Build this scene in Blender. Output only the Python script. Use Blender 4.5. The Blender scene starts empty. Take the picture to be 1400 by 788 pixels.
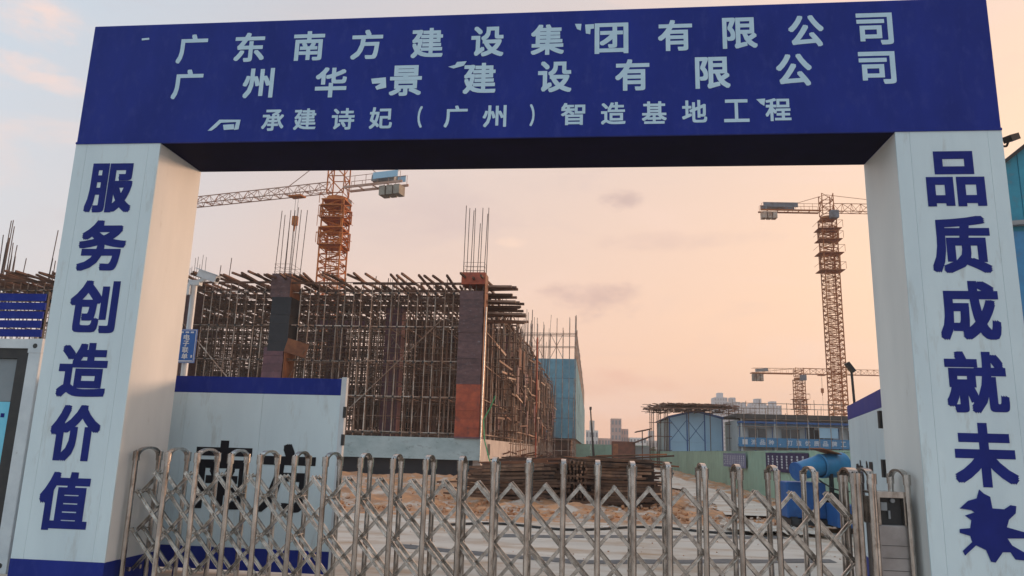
import bpy, math, random
from mathutils import Vector, Matrix
random.seed(11)
R = math.radians
S = bpy.context.scene
COL = S.collection
HAZE = 0.0006
PI = math.pi

# ------------------------------------------------------------------ camera
EYE = Vector((0, 0, 1.65))
YAW, PITCH, ROLL, FOC = 0.10873, 0.21008, 0.02879, 1030.6
cy, sy, cp, sp = math.cos(YAW), math.sin(YAW), math.cos(PITCH), math.sin(PITCH)
fw = Vector((-sy * cp, cy * cp, sp)); rt = Vector((cy, sy, 0)); up = rt.cross(fw)
c_, s_ = math.cos(ROLL), math.sin(ROLL)
r2 = rt * c_ + up * s_; u2 = up * c_ - rt * s_
cam_d = bpy.data.cameras.new('camera'); cam = bpy.data.objects.new('camera', cam_d); COL.objects.link(cam)
m = Matrix.Identity(4)
for i in range(3):
    m[i][0], m[i][1], m[i][2], m[i][3] = r2[i], u2[i], -fw[i], EYE[i]
cam.matrix_world = m
cam_d.sensor_width = 36; cam_d.lens = 36 * FOC / 1400; cam_d.clip_start = 0.05; cam_d.clip_end = 6000
S.camera = cam

# ------------------------------------------------------------------ light
SUN_AZ, SUN_EL = R(55), R(7)          # azimuth from +Y towards +X: behind the site, out of frame to the right
W = bpy.data.worlds.new('World'); S.world = W; W.use_nodes = True
nt = W.node_tree; N = nt.nodes; L = nt.links; N.clear()
def srgb(r, g, b):
    f = lambda c: (c / 255 / 12.92) if c / 255 <= 0.04045 else ((c / 255 + 0.055) / 1.055) ** 2.4
    return (f(r), f(g), f(b), 1)
def wn(t, **k):
    n = N.new(t)
    for a, b in k.items(): setattr(n, a, b)
    return n
def math_n(op, a, b=None, clamp=False, c=None):
    n = wn('ShaderNodeMath', operation=op, use_clamp=clamp)
    for i, v in enumerate((a, b, c)):
        if v is None: continue
        if isinstance(v, (int, float)): n.inputs[i].default_value = v
        else: L.new(v, n.inputs[i])
    return n.outputs[0]
def mixc(f, a, b):
    n = wn('ShaderNodeMix', data_type='RGBA')
    for s, v in ((0, f), (6, a), (7, b)):
        if isinstance(v, (int, float, tuple)): n.inputs[s].default_value = v
        else: L.new(v, n.inputs[s])
    return n.outputs[2]
tc = wn('ShaderNodeTexCoord'); nrm = wn('ShaderNodeVectorMath', operation='NORMALIZE'); L.new(tc.outputs['Generated'], nrm.inputs[0])
D = nrm.outputs[0]
sx = wn('ShaderNodeSeparateXYZ'); L.new(D, sx.inputs[0])
def dotdir(v):
    n = wn('ShaderNodeVectorMath', operation='DOT_PRODUCT'); L.new(D, n.inputs[0]); n.inputs[1].default_value = Vector(v).normalized(); return n.outputs['Value']
glow_dir = (math.sin(SUN_AZ), math.cos(SUN_AZ), 0.05)
dsun = dotdir(glow_dir)
z = math_n('MAXIMUM', sx.outputs[2], 0.0)
COOL, WARM = srgb(162, 187, 208), srgb(241, 203, 177)
BACK = srgb(206, 224, 236)
# warm share grows towards the sun's side and falls with height
warm = math_n('ADD', math_n('MULTIPLY', dsun, 0.62), 0.72)
warm = math_n('SUBTRACT', warm, math_n('MULTIPLY', z, 0.98), True)
base = mixc(warm, COOL, WARM)
hz = math_n('POWER', math_n('SUBTRACT', 1.0, z, True), 9.0)
frontness = math_n('ADD', math_n('MULTIPLY', dsun, 0.7), 0.55, True)
base = mixc(math_n('MULTIPLY', math_n('MULTIPLY', hz, 0.62), frontness), base, srgb(232, 174, 150))
behind = math_n('MULTIPLY', math_n('ADD', math_n('MULTIPLY', dsun, -1.3), 0.25, True), 0.9)
base = mixc(behind, base, BACK)
core = math_n('POWER', math_n('MAXIMUM', dsun, 0.0), 7.0)
base = mixc(math_n('MULTIPLY', core, 0.75), base, (1.25, 0.86, 0.52, 1))
# clouds: soft drifting wisps
mp = wn('ShaderNodeMapping'); L.new(D, mp.inputs[0]); mp.inputs['Scale'].default_value = (1.6, 1.6, 5.5); mp.inputs['Rotation'].default_value = (0.2, 0.1, 0)
nz = wn('ShaderNodeTexNoise'); L.new(mp.outputs[0], nz.inputs['Vector']); nz.inputs['Scale'].default_value = 2.3; nz.inputs['Detail'].default_value = 8; nz.inputs['Roughness'].default_value = 0.58; nz.inputs['Distortion'].default_value = 0.5
def ramp(v, a, b):
    n = wn('ShaderNodeMapRange', interpolation_type='SMOOTHSTEP'); L.new(v, n.inputs[0]); n.inputs[1].default_value = a; n.inputs[2].default_value = b; return n.outputs[0]
cl = ramp(nz.outputs[0], 0.5, 0.78)
base = mixc(math_n('MULTIPLY', cl, 0.5), base, srgb(240, 208, 194))
cd = ramp(nz.outputs[0], 0.46, 0.25)
base = mixc(math_n('MULTIPLY', cd, 0.26), base, srgb(192, 174, 176))
# the few single clouds of this evening
mp2 = wn('ShaderNodeMapping'); L.new(D, mp2.inputs[0]); mp2.inputs['Scale'].default_value = (1, 1, 2.2)
nz2 = wn('ShaderNodeTexNoise'); L.new(mp2.outputs[0], nz2.inputs['Vector']); nz2.inputs['Scale'].default_value = 17; nz2.inputs['Detail'].default_value = 7; nz2.inputs['Roughness'].default_value = 0.6
def px_dir(x, y):
    return fw + r2 * ((x - 700) / FOC) - u2 * ((y - 394) / FOC)
def blob(x, y, rad, flat, col, amt, base, soft=0.5):
    d0 = px_dir(x, y).normalized(); side = d0.cross(Vector((0, 0, 1))).normalized(); upv = side.cross(d0)
    a = wn('ShaderNodeVectorMath', operation='DOT_PRODUCT'); L.new(D, a.inputs[0]); a.inputs[1].default_value = side / rad
    b = wn('ShaderNodeVectorMath', operation='DOT_PRODUCT'); L.new(D, b.inputs[0]); b.inputs[1].default_value = upv / (rad * flat)
    # the dot with upv/side is zero at the cloud's centre
    q = math_n('ADD', math_n('POWER', math_n('ABSOLUTE', a.outputs['Value']), 2.0), math_n('POWER', math_n('ABSOLUTE', b.outputs['Value']), 2.0))
    front = math_n('GREATER_THAN', dotdir(d0), 0.0)
    q = math_n('ADD', q, math_n('MULTIPLY', math_n('SUBTRACT', nz2.outputs[0], 0.5), 3.2))
    msk = math_n('MULTIPLY', ramp(q, 1.0, 1.0 - 1.6 * soft), front)
    return mixc(math_n('MULTIPLY', msk, amt), base, col)
PINK = srgb(232, 208, 200)
base = blob(50, 30, 0.055, 0.5, PINK, 0.95, base, 0.9)
base = blob(30, 90, 0.05, 0.4, PINK, 0.8, base, 0.9)
base = blob(85, 115, 0.04, 0.35, PINK, 0.6, base, 0.9)
base = blob(850, 272, 0.036, 0.5, srgb(196, 170, 164), 0.85, base, 0.8)
base = blob(810, 408, 0.075, 0.42, srgb(200, 168, 160), 0.8, base, 0.9)
base = blob(640, 300, 0.12, 0.3, srgb(206, 184, 180), 0.4, base, 1.0)
base = blob(700, 330, 0.03, 0.35, srgb(250, 216, 192), 0.7, base, 0.9)
base = blob(930, 330, .16, .10, srgb(214, 184, 172), 0.5, base, 1.0)
base = blob(760, 520, .2, .10, srgb(226, 172, 152), 0.5, base, 1.0)
base = blob(1000, 440, .1, .22, srgb(244, 204, 176), 0.6, base, 1.0)
below = math_n('LESS_THAN', sx.outputs[2], 0.0)
base = mixc(below, base, srgb(150, 130, 118))
bg1 = wn('ShaderNodeBackground'); L.new(base, bg1.inputs[0]); bg1.inputs[1].default_value = 1.06
sky = wn('ShaderNodeTexSky', sky_type='NISHITA'); sky.sun_disc = False; sky.sun_elevation = SUN_EL; sky.sun_rotation = SUN_AZ; sky.air_density = 1.5; sky.dust_density = 3
bg2 = wn('ShaderNodeBackground'); L.new(sky.outputs[0], bg2.inputs[0]); bg2.inputs[1].default_value = 0.01
add = wn('ShaderNodeAddShader'); L.new(bg1.outputs[0], add.inputs[0]); L.new(bg2.outputs[0], add.inputs[1])
out = wn('ShaderNodeOutputWorld'); L.new(add.outputs[0], out.inputs[0])

sl = bpy.data.lights.new('sun', 'SUN'); sl.energy = 2.3; sl.angle = R(6); sl.color = (1, 0.60, 0.38)
sun = bpy.data.objects.new('sun', sl); COL.objects.link(sun)
sd = Vector((math.sin(SUN_AZ) * math.cos(SUN_EL), math.cos(SUN_AZ) * math.cos(SUN_EL), math.sin(SUN_EL)))
sun.rotation_euler = sd.to_track_quat('Z', 'Y').to_euler(); sun.location = sd * 50
S.view_settings.view_transform = 'Standard'; S.view_settings.look = 'None'; S.view_settings.exposure = 0.14; S.view_settings.gamma = 1
S.render.engine = 'CYCLES'
S.cycles.max_bounces = 6

# ------------------------------------------------------------------ materials
MATS = {}
def mat(name, c1, c2=None, scale=4.0, rough=0.6, metal=0.0, bump=0.0, bscale=None, rnd=0.0, stretch=(1, 1, 1), lo=0.35, hi=0.65, c3=None, s3=1.0, t3=(0.55, 0.7), spec=0.4):
    if name in MATS: return MATS[name]
    M = bpy.data.materials.new(name); M.use_nodes = True; t = M.node_tree; n = t.nodes; l = t.links
    b = n['Principled BSDF']; b.inputs['Roughness'].default_value = rough; b.inputs['Metallic'].default_value = metal
    b.inputs['Specular IOR Level'].default_value = spec
    co = n.new('ShaderNodeTexCoord'); ge = n.new('ShaderNodeNewGeometry'); mpn = n.new('ShaderNodeMapping')
    l.new(ge.outputs['Position'], mpn.inputs[0]); mpn.inputs['Scale'].default_value = stretch
    nz = n.new('ShaderNodeTexNoise'); nz.inputs['Scale'].default_value = scale; nz.inputs['Detail'].default_value = 8; nz.inputs['Roughness'].default_value = 0.62
    l.new(mpn.outputs[0], nz.inputs['Vector'])
    cr = n.new('ShaderNodeMapRange'); cr.inputs[1].default_value = lo; cr.inputs[2].default_value = hi; l.new(nz.outputs[0], cr.inputs[0])
    mx = n.new('ShaderNodeMix'); mx.data_type = 'RGBA'; l.new(cr.outputs[0], mx.inputs[0])
    mx.inputs[6].default_value = (*c1, 1); mx.inputs[7].default_value = (*(c2 or c1), 1)
    o = mx.outputs[2]
    if c3:
        nz3 = n.new('ShaderNodeTexNoise'); nz3.inputs['Scale'].default_value = s3; nz3.inputs['Detail'].default_value = 10; nz3.inputs['Roughness'].default_value = 0.7
        l.new(mpn.outputs[0], nz3.inputs['Vector'])
        r3 = n.new('ShaderNodeMapRange'); r3.inputs[1].default_value = t3[0]; r3.inputs[2].default_value = t3[1]; l.new(nz3.outputs[0], r3.inputs[0])
        m3 = n.new('ShaderNodeMix'); m3.data_type = 'RGBA'; l.new(r3.outputs[0], m3.inputs[0]); l.new(o, m3.inputs[6]); m3.inputs[7].default_value = (*c3, 1); o = m3.outputs[2]
    if rnd:
        oi = n.new('ShaderNodeObjectInfo'); mr = n.new('ShaderNodeMapRange'); l.new(oi.outputs['Random'], mr.inputs[0])
        mr.inputs[3].default_value = 1 - rnd; mr.inputs[4].default_value = 1 + rnd
        hs = n.new('ShaderNodeHueSaturation'); l.new(o, hs.inputs['Color']); l.new(mr.outputs[0], hs.inputs['Value']); o = hs.outputs[0]
    l.new(o, b.inputs['Base Color'])
    if bump:
        bn = n.new('ShaderNodeBump'); bn.inputs['Strength'].default_value = bump; bn.inputs['Distance'].default_value = 0.02
        nb = n.new('ShaderNodeTexNoise'); nb.inputs['Scale'].default_value = bscale or scale * 3; nb.inputs['Detail'].default_value = 6
        l.new(ge.outputs['Position'], nb.inputs['Vector']); l.new(nb.outputs[0], bn.inputs['Height']); l.new(bn.outputs[0], b.inputs['Normal'])
    MATS[name] = M; return M
white = mat('white_painted_sheet', (0.62, 0.74, 0.78), (0.53, 0.64, 0.69), 1.4, 0.42, bump=0.22, bscale=3.5, stretch=(1, 1, 0.22), c3=(0.40, 0.43, 0.42), s3=6, t3=(0.56, 0.8))
whitein = mat('white_side_sheet', (0.74, 0.75, 0.73), (0.62, 0.64, 0.63), 1.0, 0.5, bump=0.12, bscale=4, stretch=(1, 1, 0.3), c3=(0.5, 0.47, 0.42), s3=8, t3=(0.64, 0.82))
navy = mat('navy_painted_sheet', (0.016, 0.032, 0.245), (0.012, 0.025, 0.195), 1.6, 0.5, bump=0.55, bscale=1.6, c3=(0.035, 0.052, 0.25), s3=9, t3=(0.52, 0.8), spec=0.12, stretch=(1, 1, .45))
letter_w = mat('pale_letter_vinyl', (0.50, 0.68, 0.80), (0.43, 0.61, 0.73), 5, 0.5)
letter_n = mat('navy_letter_vinyl', (0.013, 0.024, 0.19), (0.010, 0.019, 0.155), 4, 0.5, spec=0.12)
letter_k = mat('black_letter_vinyl', (0.008, 0.008, 0.012), None, 4, 0.5, spec=0.2)
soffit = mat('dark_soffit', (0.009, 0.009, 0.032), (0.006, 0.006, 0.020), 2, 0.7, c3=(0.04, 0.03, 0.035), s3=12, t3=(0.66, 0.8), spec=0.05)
steel = mat('stainless_steel', (0.66, 0.62, 0.58), (0.38, 0.34, 0.31), 9, 0.20, 1.0, stretch=(1, 1, 0.4), c3=(0.16, 0.12, 0.09), s3=14, t3=(0.52, 0.72), rnd=0.12)
steel_l = mat('lattice_steel', (0.68, 0.65, 0.61), (0.34, 0.31, 0.28), 12, 0.24, 0.95, c3=(0.12, 0.09, 0.07), s3=18, t3=(0.55, 0.72), rnd=0.15)
dark = mat('dark_metal', (0.02, 0.02, 0.022), (0.035, 0.032, 0.03), 6, 0.5)
signm = mat('blue_sign_face', (.03, .13, .42), (.025, .11, .37), 3, .4)
brushed = mat('dull_brushed_steel', (.36, .33, .32), (.26, .235, .225), 4, .45, .6)
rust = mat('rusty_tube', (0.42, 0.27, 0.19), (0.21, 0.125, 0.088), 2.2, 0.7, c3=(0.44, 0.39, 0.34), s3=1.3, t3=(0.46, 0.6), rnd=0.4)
rust_shaded = mat('rusty_tube_shaded', (0.22, 0.125, 0.082), (0.075, 0.045, 0.034), 1.1, 0.75, c3=(0.23, 0.19, 0.155), s3=0.9, t3=(0.52, 0.62))  # darker copy of the tube rust: shade inside the scaffold put into its colour
timber = mat('weathered_timber', (0.19, 0.095, 0.062), (0.075, 0.042, 0.032), 1.6, 0.8, rnd=0.4, c3=(0.26, 0.15, 0.10), s3=0.7, t3=(0.55, 0.68))
plyr = mat('red_plywood', (0.46, 0.10, 0.045), (0.28, 0.06, 0.035), 3, 0.6, c3=(0.12, 0.05, 0.045), s3=2, t3=(0.55, 0.7), rnd=0.15)
plyd = mat('dark_plywood', (0.155, 0.082, 0.080), (0.085, 0.048, 0.052), 3, 0.6, c3=(0.24, 0.21, 0.23), s3=5, t3=(0.58, 0.72), stretch=(1, 1, 2.4), rnd=0.15)
plyp = mat('purple_plywood', (0.20, 0.085, 0.10), (0.11, 0.055, 0.07), 2.4, 0.6, c3=(0.2, 0.15, 0.17), s3=4, t3=(0.6, 0.75), rnd=0.2)
plyo = mat('orange_plywood', (0.36, 0.14, 0.062), (0.20, 0.075, 0.04), 2.4, 0.65, rnd=0.25)
plank2 = mat('pale_plank', (0.33, 0.22, 0.16), (0.2, 0.13, 0.1), 2, 0.8, rnd=.3)
rebar = mat('rebar', (0.14, 0.10, 0.085), (0.08, 0.055, 0.05), 3, 0.7)
concrete = mat('plinth_concrete', (0.46, 0.55, 0.56), (0.33, 0.42, 0.43), 0.9, 0.8, bump=0.4, bscale=5, stretch=(1, 1, 1.8), c3=(0.17, 0.20, 0.20), s3=2.2, t3=(0.55, 0.72))
concretes = mat('pale_concrete', (0.56, 0.52, 0.49), (0.42, 0.38, 0.36), 1.0, 0.85, bump=0.3, c3=(0.28, 0.24, 0.22), s3=2.0, t3=(0.58, 0.75))
black = mat('near_black', (0.010, 0.012, 0.018), (0.02, 0.02, 0.026), 2, 0.5)  # plain near-black, shared by the footing, the opening and dark sheets
pave = mat('site_concrete_slab', (0.74, 0.64, 0.55), (0.58, 0.50, 0.43), 0.5, 0.85, bump=0.3, bscale=6, c3=(0.46, 0.30, 0.19), s3=0.9, t3=(0.47, 0.66), stretch=(.5, 1.3, 1))
soil = mat('orange_soil', (0.64, 0.31, 0.15), (0.30, 0.165, 0.10), 2.2, 0.95, bump=1.0, bscale=9, c3=(0.60, 0.50, 0.42), s3=1.1, t3=(0.50, 0.60))
landm = mat('far_land', (0.20, 0.16, 0.12), (0.12, 0.11, 0.08), 0.05, 0.95, c3=(0.3, 0.22, 0.15), s3=0.09)
stripm = mat('dark_strip', (0.10, 0.10, 0.105), (0.16, 0.155, 0.155), 3, 0.7)
green = mat('green_hoarding', (0.36, 0.54, 0.42), (0.30, 0.46, 0.36), 1.5, 0.55, c3=(0.30, 0.36, 0.28), s3=2.5, t3=(0.56, 0.72), rnd=0.12)
netblue = mat('blue_safety_net', (0.15, 0.34, 0.44), (0.10, 0.25, 0.34), 1.5, 0.85, bump=0.6, bscale=2.5, c3=(0.14, 0.24, 0.28), s3=0.9, t3=(0.5, 0.7), rnd=0.12)
cranem = mat('orange_crane_paint', (0.62, 0.20, 0.035), (0.42, 0.12, 0.03), 1.5, 0.55, rnd=0.08)
cranem2 = mat('yellow_crane_paint', (0.46, 0.155, 0.035), (0.30, 0.09, 0.03), 1.0, 0.6, rnd=0.08)
cranej = mat('crane_jib_paint', (0.40, 0.19, 0.13), (0.52, 0.36, 0.28), 0.5, 0.6)
grey = mat('grey_metal', (0.30, 0.31, 0.32), (0.22, 0.23, 0.24), 3, 0.5)
greyc = mat('counterweight_concrete', (0.40, 0.36, 0.30), (0.27, 0.24, 0.2), 2, 0.8)
bluep = mat('blue_paint', (0.022, 0.12, 0.36), (0.018, 0.085, 0.27), 3, 0.5, c3=(0.06, 0.16, 0.3), s3=5)
blueb = mat('bright_blue_paint', (0.05, 0.24, 0.46), (0.045, 0.19, 0.38), 5, 0.45, c3=(0.14, 0.2, 0.25), s3=5, t3=(0.55, 0.75))
skyb = mat('pale_blue_sheet', (0.38, 0.60, 0.76), (0.34, 0.54, 0.70), 0.6, 0.6, rnd=0.06)
cream = mat('grey_white_sheet', (0.52, 0.56, 0.56), (0.42, 0.46, 0.47), 0.6, 0.6, rnd=0.06)
barm = mat('brown_bar_rust', (.25, .13, .075), (.085, .048, .034), 2.5, .75, rnd=.45, c3=(.28, .17, .11), s3=1.5, t3=(.56, .66))
boardm = mat('slate_blue_panel', (.20, .22, .26), (.12, .11, .12), 1, .6)
teal = mat('teal_sheet', (0.04, 0.30, 0.42), (0.03, 0.22, 0.32), 2, 0.5, c3=(0.10, 0.2, 0.24), s3=4)
glassd = mat('dark_window_glass', (0.03, 0.035, 0.04), (0.06, 0.06, 0.06), 3, 0.15, spec=0.6)
purple = mat('purple_banner_cloth', (0.05, 0.035, 0.10), (0.035, 0.024, 0.07), 3, 0.8)
lav = mat('faded_banner_cloth', (0.22, 0.22, 0.33), (0.16, 0.16, 0.27), 3, 0.8)
printw = mat('white_print', (0.62, 0.64, 0.68), None, 3, 0.7)
farw = mat('far_tower_render', (0.50, 0.52, 0.56), (0.44, 0.46, 0.50), 0.02, 0.8, rnd=0.12)
farp = mat('pink_render', (0.60, 0.42, 0.37), (0.52, 0.36, 0.32), 0.1, 0.8)
farg = mat('pale_render', (0.66, 0.62, 0.59), (0.56, 0.53, 0.51), 0.1, 0.8, rnd=0.2)
kwhite = mat('white_steel_frame', (0.62, 0.66, 0.68), (0.50, 0.54, 0.57), 3, 0.4, c3=(0.3, 0.3, 0.3), s3=9, t3=(0.64, 0.8))
poster = mat('light_blue_poster', (0.12, 0.52, 0.72), (0.26, 0.64, 0.78), 0.9, 0.25)
glassg = mat('glass_reflection_grey', (0.24, 0.27, 0.29), (0.17, 0.20, 0.22), 0.8, 0.25)
hosem = mat('green_hose', (0.06, 0.30, 0.12), None, 3, 0.5)
leafy = mat('dusty_leaves', (0.05, 0.085, 0.03), (0.09, 0.12, 0.05), 2, 0.8)

# ------------------------------------------------------------------ mesh helpers
class MB:
    def __init__(s): s.v = []; s.f = []
    def quad(s, pts):
        n = len(s.v); s.v += [tuple(p) for p in pts]; s.f.append(tuple(range(n, n + len(pts)))); return s
    def box(s, x0, x1, y0, y1, z0, z1):
        n = len(s.v)
        s.v += [(x0, y0, z0), (x1, y0, z0), (x1, y1, z0), (x0, y1, z0), (x0, y0, z1), (x1, y0, z1), (x1, y1, z1), (x0, y1, z1)]
        s.f += [tuple(n + i for i in q) for q in ((0, 3, 2, 1), (4, 5, 6, 7), (0, 1, 5, 4), (1, 2, 6, 5), (2, 3, 7, 6), (3, 0, 4, 7))]
        return s
    def beam(s, p, q, w, h, up=(0, 0, 1)):
        p, q = Vector(p), Vector(q); d = (q - p).normalized(); u = Vector(up)
        if abs(d.dot(u)) > 0.99: u = Vector((0, 1, 0))
        a = d.cross(u).normalized() * (w / 2); b = a.cross(d).normalized() * (h / 2); n = len(s.v)
        for e in (p, q): s.v += [tuple(e - a - b), tuple(e + a - b), tuple(e + a + b), tuple(e - a + b)]
        s.f += [tuple(n + i for i in k) for k in ((0, 1, 2, 3), (7, 6, 5, 4), (0, 4, 5, 1), (1, 5, 6, 2), (2, 6, 7, 3), (3, 7, 4, 0))]
        return s
    def tube(s, p, q, r, n=6, r1=None, caps=True):
        p, q = Vector(p), Vector(q); d = (q - p).normalized(); u = Vector((0, 0, 1)) if abs(d.z) < 0.95 else Vector((0, 1, 0))
        a = d.cross(u).normalized(); b = a.cross(d); k = len(s.v); r1 = r if r1 is None else r1
        for e, rr in ((p, r), (q, r1)):
            for i in range(n):
                t = 2 * PI * i / n; s.v.append(tuple(e + a * (rr * math.cos(t)) + b * (rr * math.sin(t))))
        for i in range(n):
            j = (i + 1) % n; s.f.append((k + i, k + n + i, k + n + j, k + j))
        if caps: s.f.append(tuple(k + i for i in range(n))); s.f.append(tuple(k + n + i for i in reversed(range(n))))
        return s
    def path(s, pts, r, n=6):
        for a, b in zip(pts, pts[1:]): s.tube(a, b, r, n)
        return s
    def prism(s, pts, y0, y1):      # polygon in XZ, counter-clockwise seen from -Y
        n = len(pts); k = len(s.v)
        s.v += [(x, y0, z_) for x, z_ in pts] + [(x, y1, z_) for x, z_ in pts]
        s.f.append(tuple(k + i for i in range(n))); s.f.append(tuple(k + n + i for i in reversed(range(n))))
        for i in range(n):
            j = (i + 1) % n; s.f.append((k + i, k + n + i, k + n + j, k + j))
        return s
    def mesh(s, name, M, off=(0, 0, 0), smooth=False):
        me = bpy.data.meshes.new(name); o = Vector(off)
        me.from_pydata([tuple(Vector(v) - o) for v in s.v], [], s.f); me.materials.append(M)
        if smooth:
            for p in me.polygons: p.use_smooth = True
        me.update(); return me
WL = {}
def wloc(o): return WL.get(o.name, Vector((0, 0, 0))) if o else Vector((0, 0, 0))
def tag(o, label=None, cat=None, group=None, kind=None):
    if label: o['label'] = label
    if cat: o['category'] = cat
    if group: o['group'] = group
    if kind: o['kind'] = kind
    return o
def thing(name, label, cat, loc=(0, 0, 0), rz=0, group=None):
    o = bpy.data.objects.new(name, None); COL.objects.link(o); o.location = loc; o.rotation_euler.z = rz; o.empty_display_size = 0.2
    WL[o.name] = Vector(loc); return tag(o, label, cat, group)
def part(name, mb, M, parent=None, local=False, kind=None, smooth=False, label=None):
    """one mesh object; vertices of mb in world metres unless local"""
    base = Vector((0, 0, 0)) if local or parent is None else wloc(parent)
    me = mb.mesh(name, M, base, smooth); o = bpy.data.objects.new(name, me); COL.objects.link(o)
    if parent: o.parent = parent; WL[o.name] = wloc(parent)
    return tag(o, label, kind=kind)
def inst(name, me, loc, parent, rot=None, local=False, scale=None):
    o = bpy.data.objects.new(name, me); COL.objects.link(o); o.parent = parent
    o.location = Vector(loc) if local else Vector(loc) - wloc(parent)
    if rot: o.rotation_euler = rot
    if scale: o.scale = scale
    WL[o.name] = wloc(parent) + o.location
    return o
def struct(name, mb, M, kind='structure'): return part(name, mb, M, kind=kind)
def bevel(o, w=0.01, seg=2):
    b = o.modifiers.new('bevel', 'BEVEL'); b.width = w; b.segments = seg; b.limit_method = 'ANGLE'; return o

GLY = {}
def glyph(ch, bold=0.022):
    k = ch
    if k in GLY: return GLY[k]
    c = bpy.data.curves.new('glyph', 'FONT'); c.body = ch; c.offset = 0; c.size = 1; c.resolution_u = 3
    o = bpy.data.objects.new('glyph', c); COL.objects.link(o)
    dg = bpy.context.evaluated_depsgraph_get(); dg.update()
    me = bpy.data.meshes.new_from_object(o.evaluated_get(dg)); v = [tuple(p.co) for p in me.vertices]; f = [tuple(p.vertices) for p in me.polygons]
    bpy.data.objects.remove(o); bpy.data.curves.remove(c); bpy.data.meshes.remove(me)
    xs = [p[0] for p in v]; ys = [p[1] for p in v]
    x0, x1, y0, y1 = min(xs), max(xs), min(ys), max(ys)
    v = [((a - (x0 + x1) / 2) / (x1 - x0), (b - (y0 + y1) / 2) / (y1 - y0)) for a, b, _ in v]
    GLY[k] = (v, f); return GLY[k]
def put_glyph(mb, ch, o, ex, ez, w, h, nrm, bold=0.022, th=0.0):
    """glyph centred at o, width along ex, height along ez, lying on the side nrm"""
    v, f = glyph(ch, bold); o, ex, ez = Vector(o), Vector(ex).normalized(), Vector(ez); e = bold * h
    nn = ez.cross(ex).normalized() * -1.0; w2, h2 = max(w - 2 * e, w * .5), h - 2 * e
    # heavy weight: the outline swept round its stroke, each pass a hair nearer the surface
    for i, (dx, dz) in enumerate(((0, 0), (1, 0), (-1, 0), (0, 1), (0, -1), (1, 1), (-1, 1), (1, -1), (-1, -1))):
        k = len(mb.v); p = o + ex * (dx * e) + ez * (dz * e) - nn * (0.00025 * (8 - i))
        mb.v += [tuple(p + ex * (a * w2) + ez * (b * h2)) for a, b in v]
        mb.f += [tuple(k + j for j in q) for q in f]
    return mb

# ------------------------------------------------------------------ ground
def ground():
    mb = MB(); mb.quad([(-2500, -600, -0.02), (2500, -600, -0.02), (2500, 4500, -0.02), (-2500, 4500, -0.02)]); struct('ground', mb, landm)
    # concrete apron and site road, uneven far edge
    mb = MB(); xs = [-30 + i * 1.5 for i in range(41)]; n = len(xs)
    def edge(x): return 18.6 + 0.7 * math.sin(x * 0.9) + 0.35 * math.sin(x * 2.7 + 1) + (0.5 if x > 3 else 0)
    mb.v += [(x, -14, 0) for x in xs] + [(x, edge(x), 0) for x in xs]
    mb.f += [(i, i + 1, n + i + 1, n + i) for i in range(n - 1)]
    struct('concrete_apron', mb, pave)
    # soil ground of the site
    mb = MB(); nx, ny = 150, 150
    for j in range(ny + 1):
        y = 17.0 + (110 - 17.0) * (j / ny) ** 1.8
        for i in range(nx + 1):
            x = -12 + 24 * i / nx
            h = 0.10 * math.sin(x * 1.3 + y * 0.7) + 0.07 * math.sin(x * 3.1 - y * 1.9) + 0.045 * math.sin(x * 6.3 + y * 5.1) + random.uniform(-0.035, 0.035)
            amp = min(1, max(0, (y - 18.6) / 2.5)); base = 0.10 * amp
            # heap at the foot of the plinth
            base += 0.55 * math.exp(-((x + 4.2) / 1.6) ** 2 - ((y - 29) / 4.0) ** 2) + 0.4 * math.exp(-((x + 9) / 3.5) ** 2 - ((y - 32.3) / 1.6) ** 2)
            base += 0.18 * math.exp(-((x - 2.7) / 0.55) ** 2 - ((y - 26) / 4) ** 2) * (1 + 0.5 * math.sin(y * 2.2))
            h = base + h * amp * (0.75 if x < 3.3 else 0.35) - 0.03 * (1 - amp)
            mb.v.append((x, y, max(h, -0.015 if amp < 0.05 else 0.02)))
    w = nx + 1
    for j in range(ny):
        for i in range(nx): a = j * w + i; mb.f.append((a, a + 1, a + w + 1, a + w))
    o = struct('soil_ground', mb, soil)
    for p in o.data.polygons: p.use_smooth = True
    # lighter wheel-packed haul road between the stacks and the hoarding
    mb = MB()
    for (xa, xb, y0, y1, zz) in ((3.6, 5.4, 20.5, 60, 0.16), (3.9, 5.8, 60, 108, 0.2)):
        k = len(mb.v); ns = 40
        for i in range(ns + 1):
            y = y0 + (y1 - y0) * i / ns; wv = 0.18 * math.sin(y * 0.8) + 0.1 * math.sin(y * 2.1)
            mb.v += [(xa + wv, y, zz), (xb + wv * 0.5, y, zz)]
        for i in range(ns): a = k + 2 * i; mb.f.append((a, a + 1, a + 3, a + 2))
    struct('haul_road', mb, pave)
    # flat dark strips crossing the slab
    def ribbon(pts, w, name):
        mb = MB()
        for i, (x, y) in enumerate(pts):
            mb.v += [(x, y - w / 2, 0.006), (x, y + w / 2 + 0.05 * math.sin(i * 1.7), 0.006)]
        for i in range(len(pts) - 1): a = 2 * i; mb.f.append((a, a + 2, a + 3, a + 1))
        struct(name, mb, stripm)
    ribbon([(-3.4 + 0.35 * i, 13.05 - 0.11 * i + 0.04 * math.sin(i)) for i in range(9)] + [(-0.25 + 0.35 * i, 12.05 + 0.12 * i) for i in range(13)], 0.42, 'dark_strip')
    ribbon([(-2.0 + 0.4 * i, 15.0 + 0.13 * i + 0.05 * math.sin(i * 1.3)) for i in range(16)], 0.5, 'dark_strip')
ground()
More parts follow.
